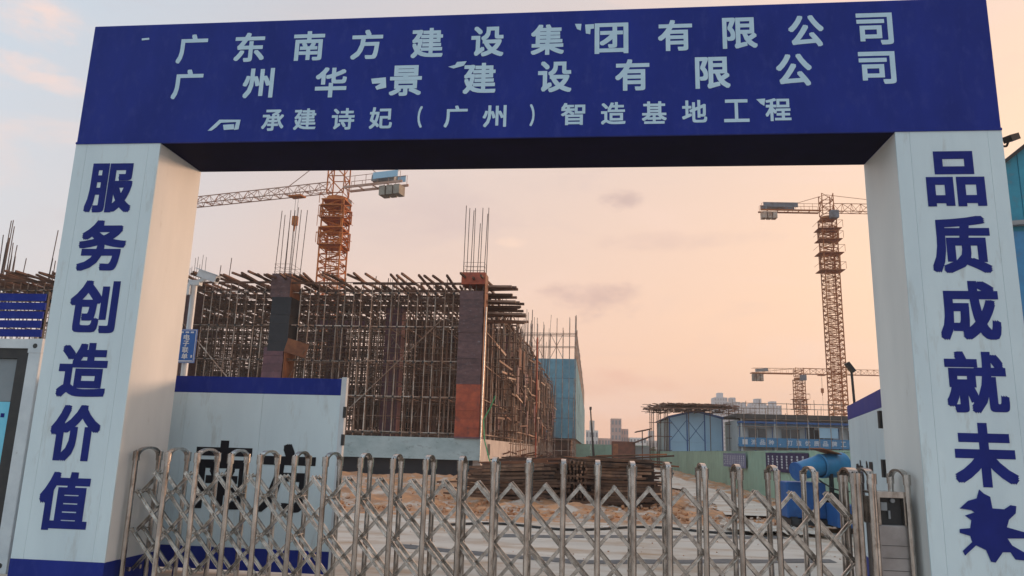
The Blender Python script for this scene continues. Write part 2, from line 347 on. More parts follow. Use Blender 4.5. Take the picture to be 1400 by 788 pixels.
# loose rubble on the soil: one mass
mb = MB()
for i in range(2600):
    y = 19 + 22 * random.random() ** 1.6; x = random.uniform(-11, 6.5); r = random.uniform(0.02, 0.075)
    if random.random() < 0.35: x = random.gauss(2.6, 0.5); y = random.uniform(22.5, 31); r *= 1.4
    zz = 0.1 + 0.55 * math.exp(-((x + 4.2) / 1.6) ** 2 - ((y - 29) / 4.0) ** 2) + 0.18 * math.exp(-((x - 2.7) / 0.55) ** 2 - ((y - 26) / 4) ** 2)
    a = random.random() * PI; p = Vector((x, y, zz)); d = Vector((math.cos(a), math.sin(a), random.uniform(-0.5, 0.8))).normalized() * r
    mb.tube(p - d, p + d, r * random.uniform(0.5, 1), 5, r * random.uniform(0.2, 0.8))
part('rubble', mb, soil, kind='stuff')

# ------------------------------------------------------------------ gate arch
XL0, XL1, XR1, XR0, Y0, Y1, ZB, ZT, BAND = -6.33, -5.23, 3.285, 4.385, 8.1, 9.09, 5.166, 6.768, 0.32
arch = thing('gate_arch', 'tall white and navy entrance arch lettered with company names', 'entrance arch', ((XL0 + XR0) / 2, 8.6, 0))
mb = MB().box(XL0, XR0, Y0, Y1, ZB, ZT); beam = bevel(part('crossbeam', mb, navy, arch), 0.012)
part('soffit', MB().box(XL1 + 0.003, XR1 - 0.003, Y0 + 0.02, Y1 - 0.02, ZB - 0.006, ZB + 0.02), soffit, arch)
part('bottom_edging', MB().box(XL0, XR0, Y0 - 0.012, Y0 + 0.03, ZB - 0.004, ZB + 0.022), navy, arch)
for x0, x1 in ((XL0, XL1), (XR1, XR0)):
    pil = part('pillar', MB().box(x0 + 0.006, x1 - 0.006, Y0 + 0.012, Y1 - 0.004, BAND, ZB - 0.002), whitein, arch)
    for a, b in ((x0, x0 + 0.1470), (x0 + 0.1485, x1 - 0.1485), (x1 - 0.1470, x1)):
        bevel(part('cladding_panel', MB().box(a, b, Y0, Y0 + 0.02, BAND, ZB - 0.003), white, pil), 0.0012, 1)
    part('base_band', MB().box(x0 - 0.002, x1 + 0.002, Y0 - 0.004, Y1, 0, BAND), navy, arch)
ROWS = [('广', -4.979, 6.41), ('东', -4.228, 6.41), ('南', -3.473, 6.405), ('方', -2.742, 6.4), ('建', -1.996, 6.398), ('设', -1.263, 6.396), ('集', -0.547, 6.396), ('团', 0.204, 6.39), ('有', 0.937, 6.403), ('限', 1.671, 6.41), ('公', 2.407, 6.41), ('司', 3.158, 6.412),
        ('广', -4.982, 5.931), ('州', -4.069, 5.923), ('华', -3.152, 5.912), ('景', -2.233, 5.912), ('建', -1.342, 5.918), ('设', -0.453, 5.916), ('有', 0.443, 5.916), ('限', 1.352, 5.92), ('公', 2.251, 5.93), ('司', 3.152, 5.932)]
ROW3 = [('承', -3.835, 5.434), ('建', -3.435, 5.44), ('诗', -2.965, 5.434), ('妃', -2.505, 5.437), ('（', -2.033, 5.441), ('广', -1.605, 5.438), ('州', -1.147, 5.433), ('）', -0.707, 5.438), ('智', -0.234, 5.443), ('造', 0.225, 5.442), ('基', 0.688, 5.442), ('地', 1.138, 5.448), ('工', 1.602, 5.446), ('程', 2.057, 5.45)]
def chars(rows, w, h, M, name='character', y=Y0 - 0.004, bold=0.024, parent=None):
    for ch, x, zc in rows:
        ww = w * (0.2 if ch in '（）' else 1.0)
        mb = put_glyph(MB(), ch, (x, y, zc), (1, 0, 0), (0, 0, 1), ww, h, None, bold)
        part(name, mb, M, parent or arch)
chars(ROWS, 0.392, 0.395, letter_w, bold=0.026)
chars(ROW3, 0.278, 0.275, letter_w, bold=0.022)
LP = [('服', -5.803, 4.596), ('务', -5.793, 3.874), ('创', -5.791, 3.136), ('造', -5.8, 2.396), ('价', -5.79, 1.686), ('值', -5.8, 0.946)]
RP = [('品', 3.858, 4.616), ('质', 3.85, 3.886), ('成', 3.869, 3.179), ('就', 3.87, 2.442), ('未', 3.881, 1.723)]
chars(LP, 0.60, 0.625, letter_n, bold=0.034); chars(RP, 0.595, 0.625, letter_n, bold=0.034)
FR = [[(-5.664, 6.572), (-5.567, 6.579), (-5.563, 6.553), (-5.66, 6.546)],
      [(-4.643, 5.311), (-4.51, 5.451), (-4.241, 5.446), (-4.255, 5.323), (-4.31, 5.315), (-4.293, 5.418), (-4.487, 5.412), (-4.537, 5.356), (-4.596, 5.31)],
      [(-4.456, 5.383), (-4.318, 5.39), (-4.311, 5.324), (-4.439, 5.317)],
      [(-2.656, 5.944), (-2.477, 5.958), (-2.464, 5.825), (-2.578, 5.799), (-2.599, 5.838), (-2.53, 5.883), (-2.638, 5.877)],
      [(-1.722, 6.076), (-1.639, 6.098), (-1.619, 6.135), (-1.504, 6.141), (-1.537, 6.085), (-1.659, 6.051)],
      [(-0.225, 6.588), (-0.148, 6.585), (-0.156, 6.5), (-0.199, 6.52)],
      [(-0.105, 6.574), (0.0, 6.578), (0.0, 6.521), (-0.04, 6.515), (-0.044, 6.448), (-0.095, 6.46)],
      [(1.823, 5.579), (1.92, 5.585), (1.908, 5.497), (1.869, 5.524)]]
for f in FR: part('letter_scrap', MB().prism(f, Y0 - 0.0075, Y0 - 0.003), letter_w, arch)
BL = [(3.596, 1.202), (3.681, 1.277), (3.762, 1.303), (3.793, 1.388), (3.833, 1.35), (3.888, 1.322), (3.898, 1.213), (4.007, 1.208), (4.069, 1.249), (4.12, 1.242), (4.107, 1.174), (4.04, 1.112), (4.013, 1.041), (4.166, 1.001), (4.213, 0.997), (4.208, 0.944), (4.008, 0.936), (4.044, 0.874), (4.191, 0.788), (4.185, 0.736), (4.062, 0.745), (4.023, 0.81), (3.952, 0.807), (3.877, 0.709), (3.838, 0.716), (3.802, 0.821), (3.714, 0.861), (3.605, 0.764), (3.588, 0.804), (3.682, 0.889), (3.67, 0.946), (3.575, 0.972), (3.578, 1.007), (3.677, 1.02), (3.693, 1.094), (3.639, 1.136), (3.729, 1.169), (3.702, 1.188)]
part('torn_letter_patch', MB().prism(BL[::-1], Y0 - 0.0085, Y0 - 0.003), letter_n, arch, label='ragged dark blue patch over the lowest letter')
# little flood lamp on a bracket at the outer side of the right-hand pillar
mb = MB(); mb.tube((XR0, 8.3, 5.06), (XR0 + 0.14, 8.3, 5.06), 0.012); mb.tube((XR0 + 0.14, 8.3, 5.06), (XR0 + 0.16, 8.28, 5.12), 0.012)
br = part('lamp_bracket', mb, dark, arch)
part('lamp_head', MB().beam((XR0 + 0.10, 8.2, 5.10), (XR0 + 0.22, 8.26, 5.15), 0.10, 0.07), dark, br)

# ------------------------------------------------------------------ retractable gate
gate = thing('retractable_gate', 'stainless steel folding gate with scissor lattice drawn across the entrance', 'folding gate', (-1.2, 8.52, 0))
YF, YB = 8.3, 8.74
def u_frame():
    mb = MB()
    for y in (YF - 8.52, YB - 8.52):
        mb.tube((0, y, 0.05), (0, y, 1.45), 0.029, 12)
        mb.tube((0, y, 1.40), (0, y, 1.505), 0.038, 12)
    n = 12; pr = None
    for i in range(n + 1):
        t = PI * i / n; p = Vector((0, -0.205 * math.cos(t), 1.44 + 0.105 * math.sin(t) ** 0.8))
        if pr: mb.beam(pr, p, 0.026, 0.052, (1, 0, 0))
        pr = p
    for y in (YF - 8.52, YB - 8.52): mb.tube((0, y, 0.0), (0, y, 0.05), 0.05, 10)
    return mb
uf = u_frame().mesh('post_frame', steel)
capm = MB().tube((0, 0, 1.505), (0, 0, 1.52), 0.026, 8, 0.008).mesh('post_cap', steel)
px = [-5.141 + 0.3718 * k for k in range(22)] + [2.735, 2.835]
for x in px:
    f = inst('post_frame', uf, (x + random.uniform(-.006, .006), 8.52, 0), gate, rot=(0, random.uniform(-.006, .006), random.uniform(-.05, .05)))
    for y in (YF, YB): inst('post_cap', capm, (0, y - 8.52, 0), f, local=True)
hw, hh = 0.1859, 0.2105
def bar_mesh(n, sgn):
    mb = MB(); e = Vector((sgn * hw * n, 0, -hh * n)); q = e.normalized().cross(Vector((0, 1, 0))) * 0.0155; ex = e.normalized() * .022
    mb.beam(-ex, e + ex, 0.007, 0.031, (0, 0, 1))
    for s_ in (-1, 1): mb.beam(q * s_ - ex + Vector((0, -.006, 0)), e + ex + q * s_ + Vector((0, -.006, 0)), 0.024, 0.007, (0, 0, 1))
    return mb.mesh('lattice_bar', steel_l)
BM = {(n, s): bar_mesh(n, s) for n in range(1, 7) for s in (-1, 1)}
xl, xr = px[0], px[22]; bolts = MB()
peaks = [xl + 0.3718 * k + hw for k in range(21)]
# two bars per peak and layer reach five half bays down; bars clipped at the end posts
for yl, lay in ((8.41, 0), (8.62, 1)):
    for k, xp in enumerate(peaks):
        for s in ((-1, 1) if lay == 0 else (1,)):
            room = (xp - xl) if s < 0 else (xr - xp); n = min(5, int(round(room / hw)))
            yy = yl if s > 0 else 8.515
            inst('lattice_bar', BM[(max(n, 1), s)], (xp, yy, 1.268), gate)
        bolts.tube((xp, yl - 0.02, 1.262), (xp, yl + 0.10 * (1 if lay == 0 else -1), 1.262), 0.013, 8)
        for q in (2, 4): bolts.tube((xp, yl - 0.026, 1.268 - hh * q), (xp, yl + 0.026, 1.268 - hh * q), 0.011, 6)
    for n0, x0, s in (((1, xl, 1), (3, xl, 1), (1, xr, -1), (3, xr, -1)) if lay == 0 else ((1, xl, 1), (3, xl, 1))):
        inst('lattice_bar', BM[(5 - n0 + (0 if n0 == 1 else 0), s)], (x0, yl if s > 0 else 8.515, 1.268 - hh * n0), gate)
    for x in px[:22]:
        for q in (1, 3, 5):
            bolts.box(x - 0.02, x + 0.02, yl - 0.018, yl + 0.018, 1.268 - hh * q - 0.022, 1.268 - hh * q + 0.022)
part('bolts', bolts, steel_l, gate, kind='stuff')
# cross pins between the layers
mb = MB()
for x in px[:22]:
    for zc in (1.0575, 0.6365): mb.tube((x + 0.012, YF, zc), (x + 0.012, YB, zc), 0.008, 6)
part('cross_pins', mb, steel_l, gate, kind='stuff')
# drive unit at the end
du = part('drive_unit', MB().box(2.90, 3.19, YF + 0.03, YB - 0.05, 0.08, 1.0), brushed, gate); bevel(du, 0.01)
mb = MB().box(2.90, 3.19, YF + 0.02, YF + 0.05, 1.27, 1.33).box(2.90, 2.93, YF + 0.02, YB, 1.0, 1.27).box(3.16, 3.19, YF + 0.02, YB, 1.0, 1.27).box(2.90, 3.19, YF + 0.05, YB - 0.02, 1.30, 1.325)
part('drive_hood', mb, steel, gate)
part('drive_recess', MB().box(2.932, 3.158, YF + 0.10, YF + 0.30, 1.0, 1.298), dark, gate)
part('warning_lamp', MB().tube((3.07, YF + 0.06, 1.24), (3.07, YF + 0.085, 1.24), 0.022, 12).tube((3.03, YF + 0.07, 1.06), (3.03, YF + 0.07, 1.14), 0.012, 8), grey, gate)
part('sensor_box', MB().box(2.95, 3.01, YF + 0.06, YF + 0.098, 1.14, 1.22), grey, gate)
inst('post_frame', uf, (3.2, 8.52, 0), gate); inst('post_frame', uf, (2.875, 8.54, 0), gate)
mb = MB()
for k in range(6): mb.box(2.92, 3.17, YF + 0.024, YF + 0.029, 0.2 + k * 0.12, 0.204 + k * 0.12)
part('trim_lines', mb, dark, gate)

# ------------------------------------------------------------------ swing gate leaves
def leaf(name, label, A, B, h, chs, sz, flip=False):
    """A hinge end, B free end on the ground; faces -Y or -X side"""
    A, B = Vector(A), Vector(B); t = thing(name, label, 'gate leaf', ((A + B) / 2)[:], 0, 'swing gate leaves behind the arch')
    d = (B - A).normalized(); nv = Vector((d.y, -d.x, 0)); nv = nv if nv.dot(-A) > 0 else -nv
    def slab(a, b, z0, z1, y0, y1, nm, M, par):
        mb = MB(); P = lambda s, o, z_: A + d * s + nv * o + Vector((0, 0, z_))
        n = 0; vs = [P(s, o, z_) for z_ in (z0, z1) for (s, o) in ((a, y0), (b, y0), (b, y1), (a, y1))]
        mb.v += [tuple(v) for v in vs]; mb.f += [(0, 3, 2, 1), (4, 5, 6, 7), (0, 1, 5, 4), (1, 2, 6, 5), (2, 3, 7, 6), (3, 0, 4, 7)]
        return part(nm, mb, M, par)
    Ln = (B - A).length; n = max(2, round(Ln / 1.0))
    for k in range(n):
        slab(k * Ln / n + 0.0015, (k + 1) * Ln / n - 0.0015, 0.33, h - 0.215, 0.0, -0.03, 'sheet_panel', white, t)
    slab(0, Ln, h - 0.213, h, 0.003, -0.033, 'top_band', navy, t)
    slab(0, Ln, 0.06, 0.328, 0.003, -0.033, 'bottom_band', navy, t)
    for a in (0.0, Ln - 0.05): slab(a, a + 0.05, 0.03, h + 0.01, -0.034, -0.085, 'frame_stile', kwhite, t)
    for z0 in (0.06, h * 0.5, h - 0.08): slab(0.05, Ln - 0.05, z0, z0 + 0.05, -0.034, -0.08, 'frame_rail', kwhite, t)
    return t, d, nv, Ln
A = (-7.45, 9.6, 0); B = (-3.245, 9.6, 0)
lt, d, nv, Ln = leaf('gate_leaf', 'white gate leaf with navy top band, standing behind the left-hand pillar', A, B, 2.48, '', 1)
chars([('南', -4.75, 1.22), ('方', -3.89, 1.20)], 0.76, 0.86, letter_k, y=9.6 - 0.006, bold=0.027, parent=lt)
chars([('南', -7.0 + 0.0, 1.22)][:0], 0.76, 0.86, letter_k, parent=lt)
# latch post with hinge eyes on the free edge
post = part('edge_post', MB().box(-3.242, -3.175, 9.58, 9.66, 0.0, 2.50), kwhite, lt)
for zc in (2.05, 1.7, 0.9): part('hinge', MB().box(-3.19, -3.15, 9.565, 9.60, zc - 0.07, zc + 0.07), dark, post)
rt_, d, nv, Ln = leaf('gate_leaf', 'white gate leaf swung inward beside the right-hand pillar', (3.36, 9.25, 0), (4.04, 12.6, 0), 2.46, '', 1)
for k, ch in enumerate('设建'):
    o = Vector((3.36, 9.25, 0)) + d * (1.35 + 1.0 * k) + nv * 0.006 + Vector((0, 0, 1.2))
    part('character', put_glyph(MB(), ch, o, -d, (0, 0, 1), 0.8, 0.86, None, 0.034), letter_k, rt_)
for zc in (2.1, 1.55, 0.8): part('hinge', MB().box(3.30, 3.37, 9.2, 9.26, zc - 0.10, zc + 0.10), dark, rt_)

# ------------------------------------------------------------------ notice container left of the arch
kt = thing('notice_kiosk', 'white framed notice container with a light blue poster behind glass', 'notice container', (-8.4, 9.6, 0))
XA, XB, YK, HK = -10.2, -7.03, 8.95, 2.86
part('body', MB().box(XA + 0.1, XB - 0.02, YK + 0.12, 11.2, 0.1, HK - 0.06), grey, kt)
for x0 in (XA, XB - 0.17): bevel(part('corner_post', MB().box(x0, x0 + 0.17, YK, YK + 0.17, 0, HK), kwhite, kt), 0.012)
part('top_rail', MB().box(XA + 0.17, XB - 0.17, YK + 0.01, YK + 0.15, HK - 0.12, HK), kwhite, kt)
part('bottom_rail', MB().box(XA + 0.17, XB - 0.17, YK + 0.01, YK + 0.15, 0, 0.16), kwhite, kt)
part('side_rail', MB().box(XB - 0.15, XB - 0.01, YK + 0.17, 11.1, HK - 0.13, HK - 0.002), kwhite, kt)
for zc in (HK - 0.09, 0.09):
    c = part('corner_casting', MB().box(XB - 0.176, XB + 0.006, YK - 0.006, YK + 0.18, zc - 0.088, zc + 0.094), kwhite, kt)
    part('casting_hole', MB().tube((XB - 0.085, YK - 0.008, zc), (XB - 0.085, YK + 0.02, zc), 0.032, 12), dark, c)
fr = MB().box(XB - 0.34, XB - 0.175, YK + 0.04, YK + 0.14, 0.16, HK - 0.12).box(XA + 0.17, XB - 0.34, YK + 0.04, YK + 0.14, HK - 0.25, HK - 0.12)
part('dark_frame', fr, dark, kt)
part('grey_glass', MB().box(XA + 0.2, XB - 0.345, YK + 0.09, YK + 0.118, 2.06, HK - 0.255), glassg, kt)  # upper glass: its greyish reflection put into an opaque panel's colour
po = part('poster', MB().box(XA + 0.2, XB - 0.345, YK + 0.09, YK + 0.118, 1.02, 2.056), poster, kt)
part('poster_band', MB().box(XA + 0.2, XB - 0.345, YK + 0.085, YK + 0.118, 0.78, 1.018), printw, kt)
part('poster', MB().box(XA + 0.2, XB - 0.345, YK + 0.09, YK + 0.118, 0.17, 0.776), poster, kt)
for k in range(3): part('print_mark', MB().box(XB - 0.62 + 0.07 * k, XB - 0.57 + 0.07 * k, YK + 0.085, YK + 0.0895, 1.86, 1.91), letter_n, po)

sb = thing('slatted_board', 'navy slatted panel standing on the roof of the white container', 'slatted panel', (-8.3, 9.3, 2.86))
for k in range(5):
    z0 = 2.93 + 0.122 * k; dx = random.uniform(-0.02, 0.02)
    part('slat', MB().beam((-9.9, 9.3 - 0.02 * k, z0 + 0.05), (-7.34 + dx, 9.3 + random.uniform(-.01, .01), z0 + 0.055), 0.022, 0.100), navy, sb)
mb = MB().beam((-7.36, 9.34, 2.86), (-7.36, 9.34, 3.56), 0.04, 0.04).beam((-7.36, 9.36, 3.5), (-7.16, 9.9, 2.86), 0.05, 0.03).beam((-8.9, 9.34, 2.86), (-8.9, 9.34, 3.56), 0.04, 0.04)
part('bracket', mb, dark, sb)

# ------------------------------------------------------------------ camera pole with sign
cpz = thing('camera_pole', 'white pole with a surveillance camera and a small blue sign beside the left-hand pillar', 'camera pole', (-6.22, 11, 0))
part('pole', MB().tube((-6.22, 11, 0), (-6.22, 11, 4.08), 0.055, 12, 0.045), kwhite, cpz, smooth=False)
part('bracket', MB().box(-6.30, -6.12, 10.95, 11.05, 4.02, 4.10).beam((-6.2, 11, 4.06), (-6.0, 10.95, 4.13), 0.05, 0.05), kwhite, cpz)
cc = part('camera_body', MB().beam((-6.12, 10.94, 4.20), (-5.80, 10.9, 4.09), 0.11, 0.11), kwhite, cpz)
part('sun_shield', MB().beam((-6.16, 10.94, 4.275), (-5.76, 10.9, 4.145), 0.14, 0.012), kwhite, cc)
part('lens', MB().tube((-5.80, 10.9, 4.09), (-5.785, 10.9, 4.085), 0.035, 10), dark, cc)
part('junction_box', MB().box(-6.32, -6.24, 10.9, 10.98, 3.86, 4.02), kwhite, cpz)
sx0, sx1 = -6.345, -6.03; sxc = (sx0 + sx1) / 2
sg = bevel(part('sign_plate', MB().box(sx0, sx1, 10.90, 10.92, 2.79, 3.31), signm, cpz), 0.004)
part('sign_border', MB().box(sx0 + .008, sx1 - .008, 10.896, 10.8995, 2.80, 2.808).box(sx0 + .008, sx1 - .008, 10.896, 10.8995, 3.292, 3.30).box(sx0 + .008, sx0 + .016, 10.896, 10.8995, 2.808, 3.292).box(sx1 - .016, sx1 - .008, 10.896, 10.8995, 2.808, 3.292), printw, sg)
for i, ch in enumerate('电子联单'):
    part('character', put_glyph(MB(), ch, (sxc, 10.895, 3.185 - 0.098 * i), (1, 0, 0), (0, 0, 1), 0.10, 0.088, None, 0.03), printw, sg)
part('small_print', MB().box(sx1 - .06, sx1 - .035, 10.893, 10.896, 2.87, 2.91).box(sx0 + .03, sx1 - .03, 10.893, 10.896, 2.815, 2.828).box(sx0 + .05, sx0 + .10, 10.893, 10.896, 3.248, 3.272).box(sxc - .025, sxc + .03, 10.893, 10.896, 3.248, 3.272).box(sx1 - .10, sx1 - .05, 10.893, 10.896, 3.248, 3.272), printw, sg, kind='stuff')

# ------------------------------------------------------------------ building under construction
pl = thing('concrete_podium', 'blue-grey concrete podium wall with a dark gap under it', 'podium', (-18, 45, 0))
part('front_wall', MB().box(-34, -5.1, 35.0, 35.35, 1.08, 2.06), concrete, pl)
part('side_wall', MB().box(-5.45, -5.097, 35.353, 72, 0.75, 2.057), concretes, pl)
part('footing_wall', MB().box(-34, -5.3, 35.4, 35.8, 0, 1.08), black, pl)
part('footing_side', MB().box(-5.8, -5.3, 35.81, 72, 0, 0.75), concretes, pl)
part('floor_slab', MB().box(-34, -5.455, 35.36, 78, 1.8, 2.04), concretes, pl)
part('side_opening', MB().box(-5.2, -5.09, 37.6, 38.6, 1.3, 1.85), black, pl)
part('corner_nosing', MB().box(-6.3, -5.0, 34.9, 35.36, 2.062, 2.13), plyp, pl)

def column(label, x0, x1, y0, y1, zt, segs, rb=8, rtop=13.6, spl=()):
    t = thing('formed_column', label, 'column', ((x0 + x1) / 2, (y0 + y1) / 2, 2.06))
    for (za, zb, M, sh) in segs:
        nb_ = max(1, round((zb - za) / .42))
        for q in range(nb_):
            dx = random.uniform(-.012, .012); a_, b_ = za + (zb - za) * q / nb_, za + (zb - za) * (q + 1) / nb_
            part('formwork_board', MB().box(x0 + sh + dx, x1 + sh + dx, y0 + random.uniform(-.012, .012), y1, a_, b_ - random.uniform(.002, .007)), M, t)
    part('sunlit_side_formwork', MB().box(x1 + 0.002, x1 + 0.03, y0 + 0.02, y1 - 0.02, segs[-1][0], zt - 0.02), plyo, t)  # orange side face: warm low-sun light put into its colour
    n = rb; me = MB().tube((0, 0, 0), (0, 0, 1), 0.019, 5).mesh('reinforcing_bar', rebar)
    pts = [(x0 + 0.08 + (x1 - x0 - 0.16) * i / 3, y) for i in range(4) for y in (y0 + 0.08, y1 - 0.08)][:n]
    for i, (x, y) in enumerate(pts):
        top = rtop - (0 if i % 2 else random.uniform(0.0, 1.3)); b = 9.0
        o = inst('reinforcing_bar', me, (x, y, b), t, rot=(random.uniform(-0.012, 0.012), random.uniform(-0.005, 0.03), 0), scale=(1, 1, top - b))
    mb = MB()
    for k in range(3): zc = zt + 0.1 + 0.2 * k; mb.path([(x0 + .06, y0 + .06, zc), (x1 - .06, y0 + .06, zc), (x1 - .06, y1 - .06, zc), (x0 + .06, y1 - .06, zc), (x0 + .06, y0 + .06, zc)], 0.008, 4)
    part('stirrups', mb, rebar, t)
    return t
column('dark formwork column with red foot and cap at the podium corner', -6.3, -5.15, 35.05, 36.1, 9.94,
       [(9.35, 9.94, plyr, 0), (4.55, 9.02, plyd, -0.03), (2.12, 4.55, plyr, -0.02)], rtop=13.5)
column('dark formwork column with purple lower boards near the left-hand pillar', -15.95, -14.95, 35.3, 36.6, 9.9,
       [(8.7, 9.9, plyd, 0), (6.0, 8.7, black, 0.12), (2.08, 6.2, plyp, -0.05)], rtop=13.6)
mb = MB().beam((-14.85, 35.2, 6.3), (-13.95, 35.7, 6.05), 0.05, 0.7)
tag(part('hanging_board', mb, plyo), 'orange plywood board hanging beside the dark column', 'board')

def falsework(label, X0, X1, FY, BY, ZF, ZT_, nfront, sx, lv, seed, dens=1.0, tim=True, parts=True, roof_rows=3, overh=1.3, leftrows=0):
    rd = random.Random(seed)
    t = thing('falsework_scaffold', label, 'scaffold', ((X0 + X1) / 2, FY, ZF), 0, 'scaffold blocks of the building under construction')
    poles = MB(); unit = MB().tube((0, 0, 0), (0, 0, 1), 0.027, 6).mesh('scaffold_pole', rust)
    nx = int((X1 - X0) / sx); ny = int((BY - FY) / 1.0)
    Hh = ZT_ - ZF
    for i in range(nx + 1):
        x = X1 - i * sx
        if parts:
            xx = x + rd.uniform(-.05, .05); 
            inst('scaffold_pole', unit, (xx, FY + rd.uniform(-.08, .08), ZF), t, rot=(rd.uniform(-.006, .006), rd.uniform(-.009, .009), 0), scale=(1, 1, Hh - rd.uniform(0.15, 0.5)))
    for j in range(1, ny + 1):
        y = FY + j * 1.0
        inst('scaffold_pole', unit, (X1 + rd.uniform(-.05, .05), y, ZF), t, rot=(0, rd.uniform(-.008, .008), 0), scale=(1, 1, Hh - rd.uniform(0.1, 0.5)))
        for i in range(1, int((X1 - X0) / 0.95)):
            x = X1 - i * 0.95 + rd.uniform(-.12, .12)
            if rd.random() < dens: poles.tube((x, y + rd.uniform(-.1, .1), ZF), (x + rd.uniform(-.04, .04), y, ZT_ - rd.uniform(.15, .6)), 0.027, 5, caps=False)
    # ledgers
    lm = MB().tube((0, 0, 0), (1, 0, 0), 0.026, 6).mesh('ledger', rust); lvl = [ZF + 0.18 + k * (Hh - 0.9) / lv for k in range(lv + 1)]
    cl = MB()
    for zc in lvl:
        a = X0
        while a < X1:
            b = min(a + rd.uniform(5, 6.5), X1 + 0.25)
            inst('ledger', lm, (a - 0.2, FY - 0.055, zc + rd.uniform(-.05, .05)), t, rot=(0, rd.uniform(-.006, .006), 0), scale=(b - a + 0.4, 1, 1)); a = b
        inst('ledger', lm, (X1 + 0.055, FY - 0.2, zc + 0.05), t, rot=(0, 0, PI / 2), scale=(BY - FY + 0.3, 1, 1))
        for i in range(nx + 1):
            x = X1 - i * sx; cl.box(x - .05, x + .05, FY - .08, FY + .04, zc - .045, zc + .05)
        for j in range(1, ny + 1):
            y = FY + j; zz = zc + rd.uniform(-.05, .05); zk = zz
            poles.tube((X0, y, zz), (X1, y, zz + rd.uniform(-.05, .05)), 0.025, 5, caps=False)
            if j % 2: poles.tube((X0, y, zz + .75), (X1, y, zz + .8), 0.024, 5, caps=False)
        for i in range(1, int((X1 - X0) / 0.95)):
            x = X1 - i * 0.95; poles.tube((x, FY - .2, zc + .06), (x, BY, zc + .06), 0.025, 5, caps=False)
    for j in range(2, ny, 2):      # braces inside
        for k in range(int((X1 - X0) / 5)):
            x = X0 + k * 5 + rd.random() * 2; s = rd.choice((-1, 1)); y = FY + j
            poles.tube((x, y, ZF + .2), (x + s * 3.8, y, ZT_ - 1), 0.025, 5, caps=False)
    for i in range(int((X1 - X0) * 1.6)):      # odd tubes standing proud of the deck and leaning ones
        x = rd.uniform(X0, X1); y = rd.uniform(FY, FY + 5); poles.tube((x, y, ZT_ - 1.5), (x + rd.uniform(-.15, .15), y, ZT_ + rd.uniform(.02, .7) ** 1.6), .024, 5)
    for i in range(int((X1 - X0) * .5)):
        x = rd.uniform(X0, X1 - 1); y = FY + rd.uniform(-.1, 1.2); z0 = ZF + rd.uniform(0, Hh * .6); poles.tube((x, y, z0), (x + rd.uniform(-1.6, 1.6), y + rd.uniform(-.2, .4), z0 + rd.uniform(1.2, 3)), .024, 5)
    part('inner_tubes', poles, rust_shaded, t, kind='stuff'); part('couplers', cl, dark, t, kind='stuff')
    for k in range(2):
        x = X1 - 4.2 - k * 9; s = -1 if k % 2 else 1
        part('brace', MB().tube((x - s * 2.3, FY - .1, ZF + 1.0), (x + s * 2.3, FY - .1, ZT_ - 2.0), 0.026, 6), rust, t)
    # deck timbers
    if tim:
        jm = MB().box(-.045, .045, 0, 1, -.05, .05).mesh('timber_joist', timber); many = MB(); cnt = 0
        for row in range(roof_rows):
            y = FY - overh + row * 3.1
            x = X0
            while x < X1 - 0.2:
                x += rd.uniform(.22, .44)
                zz = ZT_ - .08 + rd.uniform(-.05, .07) + 0.10 * (row % 2); ln = rd.uniform(3.0, 4.2)
                if rd.random() < .12: continue
                if row == 0 and cnt < 100: cnt += 1; inst('timber_joist', jm, (x, y + rd.uniform(-.5, .4), zz), t, rot=(rd.uniform(-.05, .05), 0, rd.uniform(-.16, .10)), scale=(1, ln, 1))
                else: many.beam((x, y, zz), (x + rd.uniform(-.3, .3), y + ln, zz + rd.uniform(-.1, .1)), .09, .1)
        for k in range(7):       # bearers along X, doubled tubes and boards
            y = FY - .25 + k * 1.05; zz = ZT_ - .28 - .16 * (k % 3)
            if k < 4:
                a = X0
                while a < X1:
                    b = a + rd.uniform(3, 5); part('bearer', MB().beam((a, y, zz), (min(b, X1 + .2), y, zz + rd.uniform(-.05, .05)), .08, .10), timber, t); a = b + rd.uniform(0, .4)
            else: many.beam((X0, y, zz), (X1, y, zz), .09, .12)
        for k in range(int((X1 - X0) * 2.2)):       # lower crossed joists and loose boards
            x = rd.uniform(X0, X1); y = rd.uniform(FY + .3, BY - 3); zz = ZT_ - rd.choice((.5, .9, 1.0, 1.5)); q = rd.uniform(2, 4)
            if rd.random() < .5: many.beam((x, y, zz), (min(x + q, X1), y + rd.uniform(-.5, .5), zz + rd.uniform(-.15, .15)), .09, .1)
            else: many.beam((x, y, zz), (x + rd.uniform(-.4, .4), y + q, zz), .09, .1)
        part('deck_timbers', many, timber, t, kind='stuff')
        # beam boxes (plywood) crossing the block, and rear boards
        for k, y in enumerate((FY + 3.5, FY + 8, FY + 13, BY - .5)):
            if y > BY: continue
            for a in range(int((X1 - X0) / 4.2)):
                if rd.random() < .55: continue
                x = X0 + a * 4.2; part('beam_form', MB().box(x, x + rd.uniform(3.0, 4.1), y, y + .25, ZT_ - rd.uniform(1.1, 1.3), ZT_ - .7), rd.choice((plyd, timber, plyp, timber)), t)
        for k in range(int((X1 - X0) * 1.7)):  # dark sheets added so the depth of the scaffold reads as shade
            x = rd.uniform(X0, X1 - 2); y = rd.uniform(FY + 5, BY - 1); z0 = rd.uniform(ZF, ZT_ - 4.2)
            part('shade_sheet', MB().box(x, x + rd.uniform(.6, 1.5), y, y + .03, z0, z0 + rd.uniform(.8, 2.2)), rd.choice((black, plyd, timber, plyd, plyp)), t)
    return t
falsework('rusty falsework block on the podium with joists jutting over its front', -33.5, -5.35, 35.7, 59.0, 2.06, 9.72, 60, 0.46, 4, 3, 1.0, roof_rows=5)
